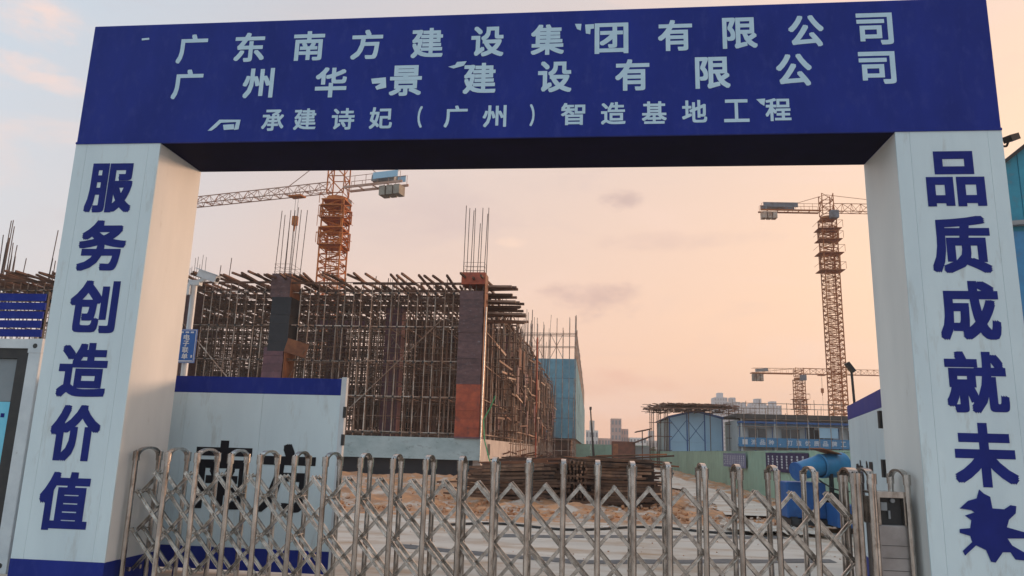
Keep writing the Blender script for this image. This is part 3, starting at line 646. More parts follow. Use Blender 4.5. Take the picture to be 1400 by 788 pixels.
# inner columns seen as darker uprights in the scaffold
for i, (x, y) in enumerate(((-10.6, 39.5), (-20.5, 36.2), (-26, 39.5), (-9.8, 44), (-15.4, 44), (-6.3, 44.2))):
    t = thing('formed_column', ['red-brown formwork column set back in the scaffold left of the corner column', 'dark column in the scaffold behind the left-hand pillar', 'dark column at the outer left end of the scaffold', 'deep column between the corner column and the cranes mast', 'deep column behind the purple-boarded column', 'timber-boarded column on the flank of the scaffold'][i], 'column', (x, y, 2.06))
    part('formwork', MB().box(x - .45, x + .45, y - .4, y + .4, 2.06, 8.9), (plyp, plyd, plyd, timber, plyd, timber)[i], t)
    mb = MB()
    for a in range(4):
        for b in range(2): mb.tube((x - .38 + .25 * a, y - .3 + .6 * b, 8.9), (x - .38 + .25 * a + random.uniform(-.05, .05), y - .3 + .6 * b, random.uniform(10.3, 11.2)), .013, 4)
    part('reinforcing_bars', mb, rebar, t)
# overhanging planks on the flank beside the corner column
mb_i = 0
fl = thing('plank_landing', 'stacked planks jutting out right of the corner column cap', 'plank stack', (-4.6, 40, 8.3))
for (y, zc, xe) in ((36.5, 9.55, -3.85), (37.3, 9.30, -3.95), (36.5, 8.85, -3.55), (37.6, 8.70, -3.65), (36.5, 8.2, -3.25), (37.7, 8.05, -3.35)):
    for q in range(4):
        part('plank', MB().beam((-5.9, y + .24 * q, zc + random.uniform(-.04, .04)), (xe + random.uniform(-.3, .15), y + .24 * q, zc + random.uniform(-.08, .06)), .22, .10), timber if q % 2 else plank2, fl)
part('support_tube', MB().tube((-4.4, 36.4, 8.0), (-4.4, 41, 8.0), .03).tube((-3.9, 36.5, 8.05), (-3.9, 41, 8.05), .03), rust, fl)

falsework('second rusty falsework block farther down the flank of the building', -14, -4.9, 46.5, 98, 1.0, 9.4, 30, 0.6, 5, 5, 0.8, roof_rows=15, overh=.6)
# flank: stair-stepped formwork panels, red pipe
t = thing('formwork_wall', 'patched plywood wall with walings on the flank of the second scaffold', 'formwork wall', (-4.9, 55, 0))
rd = random.Random(8)
for k in range(64):
    y = rd.uniform(45.5, 97); z0 = rd.uniform(2.1, 6.8); dx = rd.uniform(0, .45)
    part('board', MB().box(-4.95 + dx, -4.91 + dx, y, y + rd.uniform(.5, 1.6), z0, z0 + rd.uniform(.5, 1.9)), rd.choice((plyo, timber, plyp, timber, plyd, timber, plank2)), t)
for k in range(60):
    y = rd.uniform(37, 97); zz = rd.uniform(2.4, 8.6); part('waling', MB().beam((-4.85 + rd.uniform(-.1, .25), y, zz), (-4.85 + rd.uniform(-.1, .3), y + rd.uniform(1.5, 5), zz + rd.uniform(-.2, .2)), .08, .1), rd.choice((timber, rust, plank2)), t)
fm = MB()
for k in range(170):
    y = rd.uniform(37, 98); zz = rd.uniform(2.2, 8.8)
    if k % 3: fm.tube((-5.6, y, zz), (-4.75 + rd.uniform(-.1, .7), y, zz + rd.uniform(-.05, .05)), .03, 5)
    else: fm.tube((-4.9 + rd.uniform(-.1, .3), y, rd.uniform(2.0, 3.5)), (-4.9 + rd.uniform(-.1, .3), y + rd.uniform(-.3, .3), rd.uniform(7.5, 10.2)), .028, 5)
part('flank_tubes', fm, rust_shaded, t, kind='stuff')
for k in range(70):  # dark sheets added behind the boards for the look of shaded recesses
    y = 46.6 + k * .72; z0 = 2.05 + rd.uniform(0, 1.0) + 2.1 * (k % 3); part('inner_shade_sheet', MB().box(-5.9 - rd.uniform(0, .5), -5.4 - rd.uniform(0, .4), y, y + rd.uniform(.8, 2.0), z0, z0 + rd.uniform(1.2, 2.3)), rd.choice((black, plyd, timber, black, plyp)), t)
tag(part('pump_pipe', MB().tube((-4.55, 63, .3), (-4.6, 63, 10.9), .07, 8), plyr), 'thin red upright pipe standing against the flank of the scaffold', 'pipe')
# lower spoil and timber fringe in front of the side wall
mb = MB()
for k in range(160):
    y = rd.uniform(44, 92); x = rd.uniform(-4.9, -3.4); zz = rd.uniform(.2, 1.7) * (1 - (x + 4.9) / 2); mb.beam((x, y, zz), (x + rd.uniform(-1, 1.1), y + rd.uniform(-1.5, 1.5), zz + rd.uniform(-.3, .3)), .07, .07)
part('timber_debris', mb, timber, kind='stuff')
def rebar_cluster(label, x, y, z0, z1, n, sp):
    t = thing('rebar_cluster', label, 'rebar cluster', (x, y, z0)); me = MB().tube((0, 0, 0), (0, 0, 1), .028 if x < -30 else .022, 5).mesh('reinforcing_bar', rebar)
    part('stirrups', MB().path([(x - sp, y - .3, z0 + .3), (x + sp, y - .3, z0 + .3), (x + sp, y + .3, z0 + .3), (x - sp, y + .3, z0 + .3), (x - sp, y - .3, z0 + .3)], .01, 4), rebar, t)
    for i in range(n): inst('reinforcing_bar', me, (x + rd.uniform(-sp, sp), y + rd.uniform(-.35, .35), z0), t, rot=(0, rd.uniform(-.05, .05), 0), scale=(1, 1, (z1 - z0) * rd.uniform(.55, 1)))
rebar_cluster('tall fanned rebar left of the navy slatted panel', -34.3, 40, 8.6, 14.4, 13, .6)
rebar_cluster('rebar bunch between the slatted panel and the arch pillar', -31.3, 40, 8.6, 13.9, 11, .45)
rebar_cluster('sparse rebar above the outer left scaffold', -33.0, 42, 8.6, 11.6, 6, .5)
rebar_cluster('rebar bunch rising between the orange crane and the corner column', -11.3, 50, 8.6, 13.6, 6, .5)
rebar_cluster('rebar just right of the orange crane mast', -15.2, 46, 8.6, 12.2, 4, .5)
rebar_cluster('first rebar bunch right of the jutting planks', -5.9, 53, 8.4, 11.9, 5, .4)
rebar_cluster('second rebar bunch right of the jutting planks', -6.4, 66, 8.4, 13.2, 8, .5)
rebar_cluster('third rebar bunch, above the far end of the second scaffold', -6.5, 76, 8.4, 13.2, 8, .9)
rebar_cluster('single thin bars above the left end of the front scaffold', -19.6, 37, 8.6, 11.6, 2, .3)

rebar_cluster('rebar rising over the near end of the second scaffold', -5.6, 48, 8.4, 12.6, 6, .5)
rebar_cluster('rebar over the middle of the second scaffold', -5.4, 60, 8.4, 13.4, 8, .7)
rebar_cluster('rebar over the last third of the second scaffold', -5.6, 72, 8.4, 15.0, 9, .8)
rebar_cluster('rebar at the far end of the second scaffold', -5.8, 83, 8.4, 16.5, 9, .9)
# far block wrapped in blue netting
nb = thing('netted_block', 'far building block wrapped in blue safety net with bare scaffold above', 'netted building', (-8, 140, 0))
X1n, Yn, Zn0, Zn1 = -2.15, 101, 3.2, 13.7
part('core', MB().box(-20, X1n - .6, Yn + .8, 229, 0, 13.2), timber, nb)
for k in range(6):
    b = X1n - k * 1.75; 
    for q in range(4):
        z0 = Zn0 + q * 2.62
        part('net_sheet', MB().box(b - 1.73, b, Yn + rd.uniform(-.04, .04), Yn + .08, z0, z0 + 2.58), netblue, nb)
for k in range(22):
    for q in range(4):
        z0 = Zn0 + q * 2.62; part('net_sheet', MB().box(X1n - .05, X1n + rd.uniform(.03, .08), Yn + .12 + k * 5.9, Yn + k * 5.9 + 5.9, z0, z0 + 2.58), netblue, nb)
sc = MB()
for k in range(16):
    x = X1n - k * .88
    for y in (Yn, Yn + 1.2): sc.tube((x, y, 0), (x, y, 19.6 - rd.uniform(0, 2.5 if k else 0)), .05, 5)
for zc in (15.3, 16.9, 18.6 - 1.5, 1.6, 3.0):
    for y in (Yn, Yn + 1.2): sc.tube((-15, y, zc), (X1n, y, zc), .045, 5)
for k in range(5):
    x = X1n - 1.75 - 2.6 * k; sc.tube((x, Yn, 13.7), (x - 1.7, Yn, 17), .04, 4); sc.tube((x - 1.7, Yn, 13.7), (x, Yn, 17), .04, 4)
for k in range(40):
    y = Yn + k * 3.2; zt = 19.6 + rd.uniform(-1, .3) - k * .02
    sc.tube((X1n - .3, y, 0), (X1n - .1, y, zt), .05, 5); sc.tube((X1n - .1, y, 14 + (k % 2) * 2), (X1n - .1, y + 3.2, 17.5 - (k % 2) * 2), .04, 4)
for zc in (15.3, 17.0, 18.6): sc.tube((X1n - .1, Yn, zc), (X1n - .1, 229, zc), .045, 5)
part('scaffold_tubes', sc, rust, nb, kind='stuff')
for k in range(8): part('floor_edge', MB().box(-19, X1n - .2, Yn + .3 + .002 * k, Yn + .55, 1.0 + .35 * k - .1, 1.0 + .35 * k), timber, nb) if k in (1, 4) else None
rebar_cluster('rebar above the left side of the blue netted block', -9.5, 103, 13, 19.6, 12, 2.2)

# ------------------------------------------------------------------ tower cranes
def lattice(mb, p0, p1, w, h, n, r, rr, up=(0, 0, 1), tri=False):
    p0, p1 = Vector(p0), Vector(p1); d = (p1 - p0); dn = d.normalized(); u = Vector(up); a = dn.cross(u).normalized(); b = a.cross(dn)
    if tri: cs = [(-.5, 0), (.5, 0), (0, 1)]
    else: cs = [(-.5, -.5), (.5, -.5), (.5, .5), (-.5, .5)]
    C = [a * (w * x) + b * (h * y) for x, y in cs]; m_ = len(C)
    for c in C: mb.tube(p0 + c, p1 + c, r, 5)
    for i in range(n):
        s, e = p0 + d * (i / n), p0 + d * ((i + 1) / n)
        for k in range(m_):
            c0, c1 = C[k], C[(k + 1) % m_]
            mb.tube(s + c0, s + c1, rr, 4, caps=False)
            if i % 2: c0, c1 = c1, c0
            mb.tube(s + c0, e + c1, rr, 4, caps=False)
    return mb
def crane(label, X, Y, zj, top, mw, hj, jl, cl, M, MJ, secs, frames=(), boards=True, tri_h=1.1, trolley=None, dense=1, apex=2.0, z0=0, bh=.8, cw=1.4):
    t = thing('tower_crane', label, 'tower crane', (X, Y, z0), 0, 'tower cranes over the site')
    sh = (zj - z0 - 1.2) / secs; mm = lattice(MB(), (0, 0, 0), (0, 0, sh), mw, mw, 4, .085 * mw / 2, .05 * mw / 2, (0, 1, 0)).mesh('mast_section', M)
    for k in range(secs): inst('mast_section', mm, (X, Y, z0 + k * sh), t)
    lad = MB(); lattice(lad, (X + .1, Y + .2, z0), (X + .1, Y + .2, zj - 1), .8, .7, int((zj - z0) / 1.2), .03, .02, (0, 1, 0)); part('ladder_cage', lad, M, t)
    for zf, zh, wf in frames:
        fr_ = MB(); lattice(fr_, (X, Y, zf), (X, Y, zf + zh), mw + .25, mw + .25, max(2, int(zh / 1.1)), .07, .05, (0, 1, 0))
        f = part('climbing_frame', fr_, M, t)
        for zz in (zf, zf + zh):
            part('platform', MB().box(X - mw / 2 - wf, X + mw / 2 + wf, Y - mw / 2 - .35, Y + mw / 2 + .35, zz - .04, zz + .03), M, f)
            rl = MB()
            for sx_ in (-1, 1): rl.tube((X + sx_ * (mw / 2 + wf), Y - mw / 2 - .7, zz + 1), (X + sx_ * (mw / 2 + wf), Y + mw / 2 + .7, zz + 1), .03, 4).tube((X + sx_ * (mw / 2 + wf), Y - mw / 2 - .7, zz), (X + sx_ * (mw / 2 + wf), Y - mw / 2 - .7, zz + 1), .03, 4)
            rl.tube((X - mw / 2 - wf, Y - mw / 2 - .7, zz + 1), (X + mw / 2 + wf, Y - mw / 2 - .7, zz + 1), .03, 4)
            part('guard_rail', rl, M, f)
    part('slewing_ring', MB().tube((X, Y, zj - 1.2), (X, Y, zj - .8), mw * .5, 16).box(X - mw * .56, X + mw * .56, Y - mw * .56, Y + mw * .56, zj - 1.25, zj - 1.15), M, t)
    part('tower_head', lattice(MB(), (X, Y, zj - .5), (X, Y, zj + apex), mw * .8, mw * .8, 3, .07, .05, (0, 1, 0)), M, t)
    dj = Vector((math.sin(hj), math.cos(hj), 0)); o = Vector((X, Y, zj))
    ns = max(1, int(jl / 6)); sl_ = (jl - 1) / ns
    jm = lattice(MB(), (0, 0, 0), (0, sl_, 0), 1.15, tri_h, 5, .055, .035, tri=True).mesh('jib_section', MJ)
    for k in range(ns): inst('jib_section', jm, o + dj * (1 + sl_ * k), t, rot=(0, 0, -hj))
    cj = MB(); side = Vector((dj.y, -dj.x, 0))
    for s in (-.6, .6): cj.beam(o - dj * 1 + side * s, o - dj * cl + side * s, .12, .22)
    for k in range(int(cl / 1.5)): cj.beam(o - dj * (1 + 1.5 * k) - side * .6, o - dj * (1 + 1.5 * k) + side * .6, .08, .08)
    part('counter_jib', cj, MJ, t)
    hr = MB()
    for s in (-.65, .65):
        hr.tube(o - dj * 1 + side * s + Vector((0, 0, 1.0)), o - dj * (cl - .3) + side * s + Vector((0, 0, 1.0)), .03, 4)
        for k in range(int(cl / 1.2)): p = o - dj * (1 + 1.2 * k) + side * s; hr.tube(p, p + Vector((0, 0, 1.0)), .025, 4)
    part('walkway_rail', hr, MJ, t)
    tie = MB(); tp = o + Vector((0, 0, apex)); tie.tube(tp, o - dj * (cl * .75) + Vector((0, 0, .3)), .04, 5).tube(tp, o + dj * (jl * .3) + Vector((0, 0, tri_h)), .04, 5)
    part('tie_bars', tie, MJ, t)
    for k in range(3):
        p = o - dj * (cl - .6 - .75 * k) + Vector((0, 0, -.2 - cw / 2)); part('counterweight', MB().beam(p - dj * .3, p + dj * .3, 1.1, cw), greyc if boards and bh < .7 else rust, t)
    part('winch_house', MB().beam(o - dj * (cl - 3.4) + Vector((0, 0, .75)), o - dj * (cl - 1.0) + Vector((0, 0, .55)), .7, .6), grey, t)
    if boards:
        b0 = cl - 5.3 if cl > 8 else cl - 3; nb_ = part('name_board', MB().beam(o - dj * b0 - side * .75 + Vector((0, 0, .75)), o - dj * (cl - .4) - side * .75 + Vector((0, 0, .75)), 0.06, bh), skyb if bh < .7 else boardm, t)
        part('board_back', MB().beam(o - dj * b0 + side * .75 + Vector((0, 0, .75)), o - dj * (cl - .4) + side * .75 + Vector((0, 0, .75)), 0.06, bh), skyb if bh < .7 else boardm, t)
    cb = o + side * (mw * .6 + .55) + Vector((0, 0, -.9)); 
    cabn = part('cab', MB().beam(cb - dj * .2, cb + dj * .9, .8, 1.1), boardm, t); part('cab_window', MB().beam(cb + dj * .9, cb + dj * .93, .7, .7), glassd, cabn)
    if trolley:
        q, drop = trolley; p = o + dj * q; part('trolley', MB().beam(p - dj * .7 + Vector((0, 0, -.2)), p + dj * .7 + Vector((0, 0, -.2)), .9, .14), M, t)
        hk = MB(); e = p + Vector((0, 0, -drop)); hk.tube(p + side * .2, e + side * .2, .018, 4).tube(p - side * .2, e - side * .2, .018, 4)
        part('hoist_rope', hk, dark, t)
        h = part('hook_block', MB().beam(e, e + Vector((0, 0, -.9)), .5, .35).tube(e + Vector((0, 0, -.9)), e + Vector((0, 0, -1.5)), .12, 6, .05), M, t)
        part('sling', MB().tube(e + Vector((0, 0, -1.4)), e + Vector((0, 0, -6)), .02, 4), dark, h)
    return t, o, dj
crane('nearest orange tower crane, its mast rising behind the rusty scaffold', -24.1, 66, 25.2, 26, 2.0, R(-75.5), 19, 7.2, cranem, cranej, 9,
      frames=((19.6, 1.6, .12), (22.2, 1.2, .08)), tri_h=.95, trolley=(4.6, 2.2), apex=4.5, bh=.62, cw=.9)
crane('tall yellow-brown tower crane near the right-hand pillar', 33.5, 108, 36.3, 38, 1.95, R(86), 40, 9.6, cranem2, cranem2, 14,
      frames=((27.5, 2.5, .7), (32.0, 1.6, .6)), tri_h=1.3, trolley=(7.2, 4.2), apex=2.6, bh=.7001, cw=.95)
crane('small distant tower crane standing beyond the long blue and white house', 41.6, 158, 18.1, 19, 1.9, R(88), 45, 9.5, cranem2, cranem2, 6,
      frames=((11.0, 2.0, .6),), boards=False, tri_h=1.1, trolley=(4.5, 2.8), apex=1.2)

# ------------------------------------------------------------------ green hoarding
def hoarding(label, pts, h, step, Ysm):
    t = thing('green_hoarding', label, 'hoarding', pts[0], 0, 'green sheet hoardings')
    for a, b in zip(pts, pts[1:]):
        a, b = Vector(a), Vector(b); L_ = (b - a).length; n = max(1, int(L_ / step)); d_ = (b - a) / n; nn = Vector((-d_.y, d_.x, 0)).normalized() * .02
        for k in range(n):
            p, q = a + d_ * (k + .012), a + d_ * (k + .988); mb = MB(); c = 5 if (p.y < 60) else 1; jz = random.uniform(-.015, .015); off = nn * random.uniform(-.5, .5)
            for i in range(c):
                s, e = p + (q - p) * (i / c), p + (q - p) * ((i + .8 if c > 1 else 1) / (c)); f = nn * (1 if i % 2 else 0) * .6 + off
                mb.beam(s + f + Vector((0, 0, h / 2 + jz)), e + f + Vector((0, 0, h / 2 + jz)), .015, h)
                if c > 1: mb.beam(e + f + Vector((0, 0, h / 2 + jz)), p + (q - p) * ((i + 1) / c) + nn * .5 + off + Vector((0, 0, h / 2 + jz)), .015, h)
            part('sheet_panel', mb, green, t)
        pm = MB().box(-.03, .03, -.03, .03, 0, h + .05).mesh('fence_post', bluep if Ysm else green)
        for k in range(0, n + 1, 2): inst('fence_post', pm, a + d_ * k - nn * 3, t)
        part('top_rail', MB().beam(a + Vector((0, 0, h + .01)), b + Vector((0, 0, h + .01)), .05, .04), green, t)
    return t
hoarding('long green sheet hoarding running along the right of the dirt road', [(6.75, 15.5, 0), (6.95, 34, 0), (7.6, 60, 0), (8.4, 112, 0)], 1.83, 1.9, True)
hoarding('short pale green hoarding closing the far end of the road', [(-2.2, 112, 0), (8.2, 112.3, 0)], 2.6, 2.0, False)
def wall_banner(label, x, y0, y1, z0, z1, M, nch, seed):
    t = thing('cloth_banner', label, 'banner', (x, (y0 + y1) / 2, z0)); rd = random.Random(seed)
    part('cloth', MB().box(x, x + .012, y0, y1, z0, z1), M, t)
    mb = MB(); n = nch
    for k in range(n):
        y = y1 - (k + .7) * (y1 - y0) / (n + .6); w = (y1 - y0) / n * .30
        zz = z1 - .1
        while zz > z0 + .12:
            hh_ = .075
            for s in range(4):
                if rd.random() < .75: mb.box(x - .004 - .0001 * s, x - .001, y - w / 2 + s * w / 4, y - w / 2 + s * w / 4 + w * .16, zz - hh_, zz)
            mb.box(x - .0055, x - .0045, y - w / 2, y + w / 2, zz - hh_ * rd.uniform(.3, .7), zz - hh_ * .25)
            zz -= .095
    part('print', mb, printw, t, kind='stuff')
wall_banner('dark purple banner with white vertical lettering hung on the green hoarding', 6.80, 25.2, 31.2, 1.10, 1.78, purple, 8, 2)
wall_banner('faded lavender banner hung farther down the green hoarding', 6.88, 35.6, 41.5, 1.08, 1.74, lav, 12, 4)

# ------------------------------------------------------------------ prefab houses behind the hoarding
ph = thing('prefab_house', 'pale blue two-storey site house with a blue framed gable end', 'site house', (12.6, 98, 0))
gx0, gx1, gy = 9.45, 15.75, 95.0
part('gable_wall', MB().prism([(gx0, 0), (gx1, 0), (gx1, 6.0), (12.6, 6.75), (gx0, 6.0)], gy, gy + .2), skyb, ph)
part('body', MB().box(gx0 + .02, gx1 - .02, gy + .2, 112, 0, 5.95), skyb, ph)
for x in (gx0, gx0 + 2.1, gx0 + 4.2, gx1): part('corner_post', MB().box(x - .07, x + .07, gy - .06, gy, 0, 6.0 + (.5 if gx0 < x < gx1 else 0)), bluep, ph)
part('gable_trim', MB().beam((gx0 - .2, gy - .1, 5.98), (12.6, gy - .1, 6.80), .12, .26).beam((12.6, gy - .1, 6.80), (gx1 + .2, gy - .1, 5.98), .12, .26), bluep, ph)
for zc in (3.05, 5.7): part('rail', MB().beam((gx0, gy - .03, zc), (gx1, gy - .03, zc), .05, .07), skyb, ph)
for k in range(2):
    x = gx0 + .1 + 2.1 * k; part('cross_brace', MB().tube((x, gy - .05, 3.2), (x + 1.9, gy - .05, 5.6), .03, 4).tube((x, gy - .05, 5.6), (x + 1.9, gy - .05, 3.2), .03, 4), bluep, ph)
part('roof', MB().beam((gx0 - .3, 103.5, 6.0), (12.6, 103.5, 6.83), 17, .1, (0, 0, 1)).beam((12.6, 103.5, 6.84), (gx1 + .3, 103.5, 6.0), 17, .1, (0, 0, 1)), bluep, ph)
part('side_wall', MB().box(gx0 - .03, gx0, gy + .25, 112, 0, 5.9), cream, ph)

lh = thing('long_site_house', 'long two-storey blue and white site house with a walkway', 'site house', (28, 90, 0))
lx0, lx1, ly = 16.4, 46, 89
part('wall', MB().box(lx0, lx1, ly, 97, 0, 5.6), cream, lh)
part('roof', MB().box(lx0 - .4, lx1 + .4, ly - 1.6, 97.4, 5.95, 6.2), mat('dark_roof', (0.05, .05, .055), (.09, .08, .07), .8, .8), lh)
part('fascia', MB().box(lx0 - .4, lx1 + .4, ly - 1.64, ly - 1.6, 5.72, 5.95), MATS['dark_roof'], lh)
part('eave_strip', MB().box(lx0, lx1, ly - .05, ly, 4.95, 5.25), skyb, lh)
part('awning', MB().beam((lx0, ly - .8, 5.3), (lx1, ly - .8, 5.3), 1.5, .22), bluep, lh)
part('walkway', MB().box(lx0, lx1, ly - 1.5, ly, 2.75, 2.9), bluep, lh)
for k in range(9):
    x = lx0 + .2 + 3.6 * k
    part('post', MB().box(x - .06, x + .06, ly - 1.5, ly - 1.38, 0, 5.9), cream, lh)
    part('wall_joint', MB().box(x + .0, x + .08, ly - .03, ly, 0, 4.9), bluep, lh)
    f = part('window', MB().box(x + 1.0, x + 3.0, ly - .06, ly + .02, 3.65, 4.65), glassd, lh)
    part('window_frame', MB().box(x + .95, x + 1.0, ly - .09, ly - .061, 3.6, 4.7).box(x + 3.0, x + 3.05, ly - .09, ly - .061, 3.6, 4.7).box(x + 1.97, x + 2.03, ly - .09, ly - .061, 3.6, 4.7).box(x + 1.0, x + 3.0, ly - .09, ly - .061, 4.66, 4.7), cream, f)
    part('bench', MB().box(x + .4, x + 3.0, ly - 1.0, ly - .6, 1.2, 1.9), (grey, timber, dark)[k % 3], lh) if k < 6 else None
part('hanging_cloth', MB().box(24.9, 26.9, ly - 1.56, ly - 1.53, 3.75, 4.85), skyb, lh)
part('door', MB().box(24.0, 24.8, ly - .07, ly + .01, 2.9, 4.9), dark, lh)
mb = MB()
for k in range(26): x = lx0 + .4 + k * 1.15; mb.tube((x, ly - 1.9, 0), (x + rd.uniform(-.1, .1), ly - 1.9, 6.4 + rd.uniform(-.2, .5)), .035, 4)
for zc in (1.6, 5.6, 4.85): mb.tube((lx0, ly - 1.92, zc), (lx1, ly - 1.92, zc + .1), .03, 4)
part('outer_tubes', mb, rust, lh, kind='stuff')
for k in range(5): x = lx0 + 3.9 + 7.2 * k; part('cooling_unit', MB().box(x, x + .8, ly - .5, ly - .1, 3.0, 3.55), printw, lh)
sbn = thing('slogan_banner', 'long blue banner with white slogan strung along the upper walkway', 'banner', (22, 87.4, 2.7))
part('cloth', MB().box(lx0 - .2, 33, 87.36, 87.4, 2.62, 3.62), blueb, sbn)
xx = 19.35
for i, ch in enumerate('一流品种，打造优质品牌工程，对环保'):
    x = 16.9 + i * .94 + (.12 if i > 4 else 0)
    w = .56 if ch != '，' else .16; zc = 3.14 if ch != '，' else 2.92
    part('character', put_glyph(MB(), ch, (x, 87.352, zc), (1, 0, 0), (0, 0, 1), w, w, None, .02), printw, sbn)
bc = thing('bamboo_canopy', 'brown pole canopy standing over the pale blue gable house', 'pole canopy', (12, 96, 0))
rd = random.Random(21)
roofp = MB()
for k in range(150):
    x = 6.9 + (17.2 - 6.9) * k / 149; zt = 7.05 + .75 * min(1, (x - 6.9) / 2.5) - .25 * max(0, (x - 14) / 3)
    roofp.beam((x, 92.6, zt - .35 + rd.uniform(-.12, .1)), (x + rd.uniform(-.5, .5), 100, zt + rd.uniform(-.1, .25)), .12, .09)
for k in range(12):
    zt = 6.9 + .07 * k; roofp.beam((6.8 + .2 * k, 92.6 + .6 * k, zt), (17.2 - .05 * k, 92.6 + .6 * k, zt + .1), .1, .1)
for k in range(420):
    x, y = rd.uniform(7.3, 17), rd.uniform(92.6, 99); a = rd.uniform(0, PI); zt = 7.2 + rd.uniform(-.6, .45); roofp.beam((x, y, zt), (x + 1.3 * math.cos(a), y + 1.3 * math.sin(a), zt + rd.uniform(-.2, .2)), .09, .06)
part('roof_poles', roofp, timber, bc, kind='stuff')
lg = MB()
for k in range(9): lg.tube((6.95 + .28 * k, 92.8 + .9 * (k % 3), 0), (6.95 + .28 * k, 92.8 + .9 * (k % 3), 7.1), .05, 5)
for x in (11.5, 14, 16.2, 16.9, 17.3): lg.tube((x, 92.8, 0), (x, 92.8, 7.2), .045, 5)
for zc in (2, 3.6, 5.2, 6.4): lg.tube((6.8, 92.7, zc), (9.5, 92.7, zc), .04, 5); lg.tube((15.8, 92.7, zc), (17.6, 92.7, zc), .04, 5)
part('upright_poles', lg, timber, bc, kind='stuff')
sh_ = thing('lean_to_shelter', 'low brown lean-to shelter left of the pale blue gable house', 'shelter', (6.4, 96, 0))
part('roof', MB().beam((5.0, 96, 2.7), (7.2, 96, 3.6), 5, .15), timber, sh_); part('upper_roof', MB().beam((5.4, 96, 4.1), (7.2, 96, 4.5), 4, .12), timber, sh_)
part('posts', MB().tube((5.2, 94, 0), (5.2, 94, 2.8), .06).tube((6.1, 94, 0), (6.1, 94, 4.2), .06).tube((7.0, 94, 0), (7.0, 94, 4.4), .06), timber, sh_)
part('panel', MB().box(5.3, 7.0, 95, 95.1, 0, 2.4), cream, sh_)
# roof-top scaffold line over the long house
rs = thing('roof_scaffold', 'thin pole scaffold standing on the roof of the long site house', 'scaffold', (30, 93, 6.2))
mb = MB()
for k in range(20):
    x = 16.5 + k * 1.55; mb.tube((x, 92, 6.2), (x, 92, 7.9 + rd.uniform(-.2, .5)), .035, 4); mb.tube((x, 95, 6.2), (x + .1, 95, 7.7), .03, 4)
for zc in (7.1, 7.7): mb.tube((16.5, 92, zc), (46, 92, zc), .035, 4)
for k in range(22): x = 16.5 + rd.random() * 28; mb.beam((x, 92, 6.35), (x + rd.uniform(1, 3), 93, 6.35 + rd.uniform(0, .3)), .12, .08)
part('tubes', mb, rust, rs, kind='stuff')

# ------------------------------------------------------------------ distant town
glf = mat('far_glass', (.24, .24, .26), (.30, .30, .32), .05, .5)
def block(label, x0, x1, y, z1, M, fl, wn_, nm='apartment_tower', dep=16, grp='far towers', crown=True, wm=None):
    t = thing(nm, label, 'building', ((x0 + x1) / 2, y, 0), 0, grp)
    part('wall', MB().box(x0, x1, y, y + dep, 0, z1), M, t)
    mb = MB(); fh = z1 / fl
    for f in range(1, fl):
        for k in range(wn_):
            w = (x1 - x0) / wn_; mb.box(x0 + w * (k + .25), x0 + w * (k + .75), y - .12, y - .001, f * fh + fh * .2, f * fh + fh * .75)
    part('windows', mb, glf, t, kind='stuff')
    if crown: part('roof_house', MB().box(x0 + (x1 - x0) * .3, x0 + (x1 - x0) * .7, y + 1, y + dep * .6, z1, z1 + fh * 1.2), M, t)
    return t
for i, (a, b, h) in enumerate(((94, 104, 45), (103.5, 114, 42), (114.5, 121, 39), (123.5, 135, 42), (135.5, 147, 40.5))):
    block(('leftmost and tallest grey tower beyond the site houses', 'second grey tower from the left beyond the site houses', 'narrow middle tower beyond the site houses', 'broad tower right of the gap in the far row', 'rightmost grey tower of the far row')[i], a, b, 600 + 3 * i, h, farw, 15, 5)
block('pink block with a taller stair tower in the far town', 7.5, 11.5, 300, 14.3, farp, 5, 3, 'town_house', 10, 'low houses of the far town', False)
block('pink rear wing beside the tall far stair tower', 11.5, 14.3, 303, 10.5, farp, 4, 3, 'town_house', 10, 'low houses of the far town', False)
block('pale low house left of the pink block', -2.2, 2.5, 295, 9.4, farg, 3, 4, 'town_house', 10, 'low houses of the far town')
block('small pinkish house right behind the thin dark pole', 2.6, 7.2, 297, 6.6, farp, 2, 4, 'town_house', 10, 'low houses of the far town', False)
block('long pale house right of the pink block', 14.6, 21.0, 299, 7.2, farg, 3, 5, 'town_house', 10, 'low houses of the far town', False)
block('greyish low house next to the lean-to shelter', 21.2, 26.5, 310, 6.4, farg, 2, 4, 'town_house', 10, 'low houses of the far town')
dp = thing('dark_pole', 'thin dark leaning pole standing at the far end of the road', 'pole', (.25, 100, 0)); part('shaft', MB().tube((.35, 100, 0), (-.15, 100, 7.0), .16, 6, .09), dark, dp); part('cap', MB().box(-.3, 0, 99.9, 100.1, 6.9, 7.3), dark, dp)
tk = thing('site_container', 'small rusty red container at the far end of the site road', 'container', (3.2, 95, 0)); part('shell', MB().box(2.5, 5.2, 94, 97, 0, 2.9), mat('rusty_container', (.22, .08, .05), (.14, .06, .04), 2, .7), tk); part('door', MB().box(2.6, 3.2, 93.95, 93.998, .2, 2.6), plyo, tk)
# thin scrub row before the town
mb = MB()
for k in range(2600):
    x = rd.uniform(-40, 120); y = rd.uniform(240, 270); zz = rd.uniform(0, 3.2) * (0.6 + .4 * math.sin(x * .4)); s = rd.uniform(.25, .7); a = rd.uniform(0, PI)
    mb.quad([(x - s * math.cos(a), y - s * math.sin(a), zz), (x + s * math.cos(a), y + s * math.sin(a), zz + rd.uniform(-.2, .2)), (x + s * .3, y, zz + s)])
part('far_scrub', mb, leafy, kind='stuff')

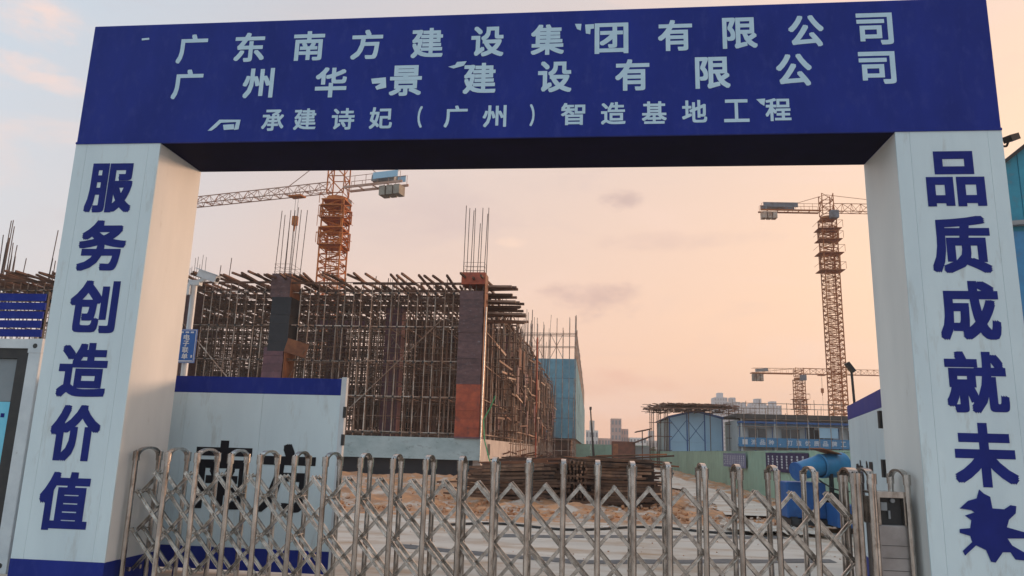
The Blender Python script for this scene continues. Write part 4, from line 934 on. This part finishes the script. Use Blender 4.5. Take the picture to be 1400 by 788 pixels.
# ------------------------------------------------------------------ stacks of steel tubes
def stack(label, x0, y0, lx, ly, layers, rows, ang=0, alongY=False, tilt=0, z0=.12, grp='stacks of rusty formwork tubes'):
    t = thing('tube_stack', label, 'steel stack', (x0, y0, z0), ang, grp); WL[t.name] = Vector((0, 0, 0)); rd = random.Random(int(x0 * 100))
    L_ = ly if alongY else lx; me = MB().box(0, L_, -.028, .028, -.035, .035).mesh('steel_bar', barm)
    for k in range(layers):
        for j in range(rows):
            w = (lx if alongY else ly); off = j * w / max(1, rows - 1)
            if alongY: loc = (off + rd.uniform(-.03, .03), rd.uniform(-.14, .14), .04 + k * .088)
            else: loc = (rd.uniform(-.26, .26) - .03 * k, off + rd.uniform(-.03, .03), .04 + k * .088)
            inst('steel_bar', me, loc, t, rot=(rd.uniform(-.2, .2), tilt + rd.uniform(-.02, .02), (PI / 2 if alongY else 0) + rd.uniform(-.05, .05)), local=True)
    mb = MB()
    for k in range(0, layers, 4):
        for q in (.2, .8):
            if alongY: mb.box(0, lx, ly * q, ly * q + .08, .08 + k * .088, .085 + k * .088 + .02)
            else: mb.box(lx * q, lx * q + .08, 0, ly, .08 + k * .088, .085 + k * .088 + .02)
    part('packing_timber', mb, timber, t, local=True)
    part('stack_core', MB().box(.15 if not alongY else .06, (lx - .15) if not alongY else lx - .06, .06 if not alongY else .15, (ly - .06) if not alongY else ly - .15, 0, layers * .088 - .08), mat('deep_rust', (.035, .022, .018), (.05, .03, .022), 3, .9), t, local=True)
    return t
stack('long stack of rusty bars on the right, ends squared by the dirt road', -.05, 23.3, 2.05, 1.5, 15, 5)
stack('low rusty bar stack on the left at the foot of the soil heap', -3.5, 23.6, 2.5, 1.4, 11, 5, tilt=-.05)
stack('middle stack of rusty bars with its cut ends facing the gate', -.85, 22.9, .68, 2.6, 14, 7, alongY=True, tilt=0)
t = thing('loose_planks', 'loose timber planks thrown across the tops of the bar stacks', 'planks', (-1.5, 25, 1.1)); 
for k in range(16):
    x = -3.8 + k * .33; a = rd.uniform(-.25, .3); p = Vector((x, 24.2 + rd.uniform(-.6, 3), 1.22 + rd.uniform(0, .2) + (.12 if x > -1 else -.08)))
    part('plank', MB().beam(p, p + Vector((rd.uniform(1.6, 2.8), a * 2, rd.uniform(-.12, .18))), .16, .05), timber if k % 3 else plyo, t)
t = thing('scrap_timber_pile', 'pile of splintered timber behind the bar stacks', 'timber pile', (1.2, 30, 0)); mb = MB()
for k in range(260):
    x, y = rd.uniform(-4.2, 1.0), rd.uniform(27.5, 36); zz = rd.uniform(.2, 1.25); a = rd.uniform(-.5, .5); mb.beam((x, y, zz), (x + 2 * math.cos(a), y + 2 * math.sin(a), zz + rd.uniform(-.2, .2)), .1, .07)
part('timbers', mb, timber, t, kind='stuff')
t = thing('loose_rod_heap', 'long loose rusty rods slumped over and in front of the bar stacks', 'rod heap', (-.8, 22.8, .1)); mb = MB()
for k in range(70):
    x = rd.uniform(-4.6, .2); y = rd.uniform(22.0, 25.6); top = 1.55 if y > 23.2 else .25 + 1.1 * (y - 22.0); zz = rd.uniform(.1, .3) + top * rd.random() ** .5 * (.45 if x < -1.6 else .85)
    a = rd.gauss(.05, .14); L_ = rd.uniform(1.0, 2.2); mb.beam((x, y, zz), (x + L_ * math.cos(a), y + L_ * math.sin(a), max(.1, zz + rd.uniform(-.3, .12))), .05, .05)
part('rods', mb, barm, t, kind='stuff')
tag(part('hose', MB().path([(-4.1, 33.2, .5), (-4.45, 33.5, 1.2), (-4.75, 34, 2.0), (-4.9, 34.5, 2.9), (-4.6, 34.6, 3.5), (-4.4, 34.6, 4.0)], .03, 6), hosem), 'green hose hanging down the pale side of the podium', 'hose')
tag(part('leaning_tube', MB().tube((-5.0, 34.4, 1.0), (-5.0, 34.9, 8.2), .035, 6), steel_l), 'pale tube leaning against the podium corner beside the red column foot', 'tube')

# ------------------------------------------------------------------ fog cannon behind the gate
fc = thing('fog_cannon', 'blue dust-suppression fog cannon on a blue water tank', 'fog cannon', (5.2, 18.8, 0))
bevel(part('water_tank', MB().box(4.47, 5.35, 18.5, 19.15, .28, 1.09), bluep, fc), .03)
bevel(part('pump_box', MB().box(5.30, 5.75, 17.6, 18.4, .18, .66), bluep, fc), .02)
part('chassis', MB().box(4.5, 5.95, 18.35, 19.3, .14, .27).box(5.4, 5.9, 18.4, 19.3, .27, .45), dark, fc)
for x, y in ((4.6, 18.45), (5.85, 18.45), (4.6, 19.25), (5.85, 19.25)):
    w = part('wheel', MB().tube((x - .07, y, .16), (x + .07, y, .16), .16, 16), dark, fc); part('rim', MB().tube((x - .075, y, .16), (x + .075, y, .16), .08, 10), grey, w)
part('motor', MB().tube((5.55, 18.6, .72), (5.55, 19.3, .72), .16, 12).box(5.4, 5.8, 18.6, 19.2, .45, .58), dark, fc)
def barrel(p0, p1, r0, r1, nm, M, nring=2):
    p0, p1 = Vector(p0), Vector(p1); n = 24; mb = MB(); d = (p1 - p0).normalized(); a = d.cross(Vector((0, 0, 1))).normalized(); b = a.cross(d)
    prof = [(0, r0 * .93), (0, r0), (.04, r0 * 1.03), (.08, r0), (.5, (r0 + r1) / 2), (.92, r1), (.96, r1 * 1.03), (1, r1), (1, r1 * .92), (.12, r0 * .9)]
    for q, r in prof:
        c = p0.lerp(p1, q)
        for i in range(n): t_ = 2 * PI * i / n; mb.v.append(tuple(c + a * (r * math.cos(t_)) + b * (r * math.sin(t_))))
    for k in range(len(prof) - 1):
        for i in range(n): j = (i + 1) % n; mb.f.append((k * n + i, k * n + j, (k + 1) * n + j, (k + 1) * n + i))
    k = (len(prof) - 1) * n; mb.f.append(tuple(k + i for i in range(n)))
    return part(nm, mb, M, fc, smooth=True)
barrel((4.66, 18.25, 1.33), (5.28, 18.55, 1.48), .20, .235, 'nozzle_barrel', blueb)
barrel((5.24, 18.5, 1.46), (5.84, 18.75, 1.50), .27, .28, 'fan_housing', blueb)
part('nozzle_ring', MB().tube((4.63, 18.235, 1.322), (4.665, 18.252, 1.331), .215, 24), bluep, fc)
part('yoke', MB().beam((5.45, 18.5, .66), (5.45, 18.4, 1.3), .06, .1).beam((5.62, 18.95, .66), (5.62, 18.95, 1.3), .06, .1).box(5.35, 5.7, 18.45, 19.0, .60, .66), dark, fc)
part('cable', MB().path([(5.1, 18.4, 1.2), (5.2, 18.2, 1.1), (5.4, 18.15, .98), (5.6, 18.2, .93), (5.8, 18.3, .92)], .018, 6), dark, fc)
tag(part('plywood_board', MB().beam((5.16, 18.45, 1.86), (5.62, 18.62, 1.74), .5, .02), plyo), 'orange plywood board lying on the fan housing of the blue cannon', 'board')
# crumpled tarp on the slab
mb = MB(); n1, n2 = 26, 12
for j in range(n2 + 1):
    for i in range(n1 + 1):
        x = 3.0 + 2.0 * i / n1; y = 17.0 + 1.9 * j / n2 + .2 * math.sin(i * .7); mb.v.append((x, y, .03 + .06 * abs(math.sin(i * .9 + j * 1.7)) + .05 * random.random()))
for j in range(n2):
    for i in range(n1): a = j * (n1 + 1) + i; mb.f.append((a, a + 1, a + n1 + 2, a + n1 + 1))
tag(part('tarpaulin', mb, pave), 'crumpled grey tarpaulin lying on the slab near the blue cannon', 'tarpaulin')

mb = MB()
for k in range(260):
    x = random.uniform(-5, 7); y = 9.5 + 9.5 * random.random() ** .6; r = random.uniform(.004, .017); a = random.random() * 6.28; p = Vector((x, y, r * .6)); d = Vector((math.cos(a), math.sin(a), random.uniform(-.2, .2))) * r
    mb.tube(p - d, p + d, r * .8, 5, r * .4)
part('loose_stones', mb, soil, kind='stuff')
tag(part('hose', MB().path([(-3.0 + .3 * i, 16.6 + .5 * math.sin(i * .55) + .05 * i, .03) for i in range(28)], .028, 6), dark), 'dark hose snaking over the concrete slab behind the gate', 'hose')
# ------------------------------------------------------------------ flood lamp and sheds at the right
fl = thing('flood_lamp', 'dark flood lamp on a thin post above the right-hand gate leaf', 'flood lamp', (9.95, 30, 0))
part('post', MB().tube((9.98, 30, 0), (9.86, 30, 4.95), .05, 8), dark, fl)
part('lamp_head', MB().beam((9.68, 29.95, 5.22), (9.92, 29.95, 4.88), .3, .14), dark, fl)
sd_ = thing('blue_shed', 'low blue-roofed shed just beyond the right-hand gate leaf', 'shed', (11.8, 28, 0))
part('wall', MB().box(10.3, 13.4, 26.5, 30, 0, 3.1), skyb, sd_); part('roof', MB().beam((10.1, 28.2, 3.15), (13.6, 28.2, 4.0), 4.2, .1), bluep, sd_)
tw = thing('teal_building', 'teal sheet-clad building at the right edge beyond the arch', 'building', (10, 16, 0))
for k in range(16):
    a, b = 7.0 + .4 * k, 7.394 + .4 * k; za, zb = 6.62 + .81 * (a - 7), 6.62 + .81 * (b - 7)
    part('cladding_sheet', MB().prism([(a, 0), (b, 0), (b, zb), (a, za)], 14 + .014 * (k % 2), 14.04 + .014 * (k % 2)), teal, tw)
part('body', MB().box(7.0, 13.4, 14.06, 16.4, 0, 6.5), teal, tw)
part('eave', MB().beam((6.9, 13.96, 6.56), (13.4, 13.96, 11.84), .1, .06), dark, tw)
part('ledge', MB().beam((6.95, 13.93, 5.83), (13.4, 13.93, 6.4), .14, .08), grey, tw)
part('lower_band', MB().box(6.99, 13.4, 13.975, 13.998, 3.2, 5.75), blueb, tw)

# ------------------------------------------------------------------ evening haze over the site
hm = bpy.data.materials.new('haze'); hm.use_nodes = True; hn = hm.node_tree.nodes; hn.clear()
pv = hn.new('ShaderNodeVolumePrincipled'); ho = hn.new('ShaderNodeOutputMaterial'); hm.node_tree.links.new(pv.outputs[0], ho.inputs['Volume'])
pv.inputs['Density'].default_value = HAZE; pv.inputs['Color'].default_value = (0.97, 0.90, 0.87, 1); pv.inputs['Anisotropy'].default_value = 0.0
hb = struct('haze', MB().box(-420, 420, -60, 760, -1.1, 62), hm, 'stuff')
S.cycles.volume_bounces = 1
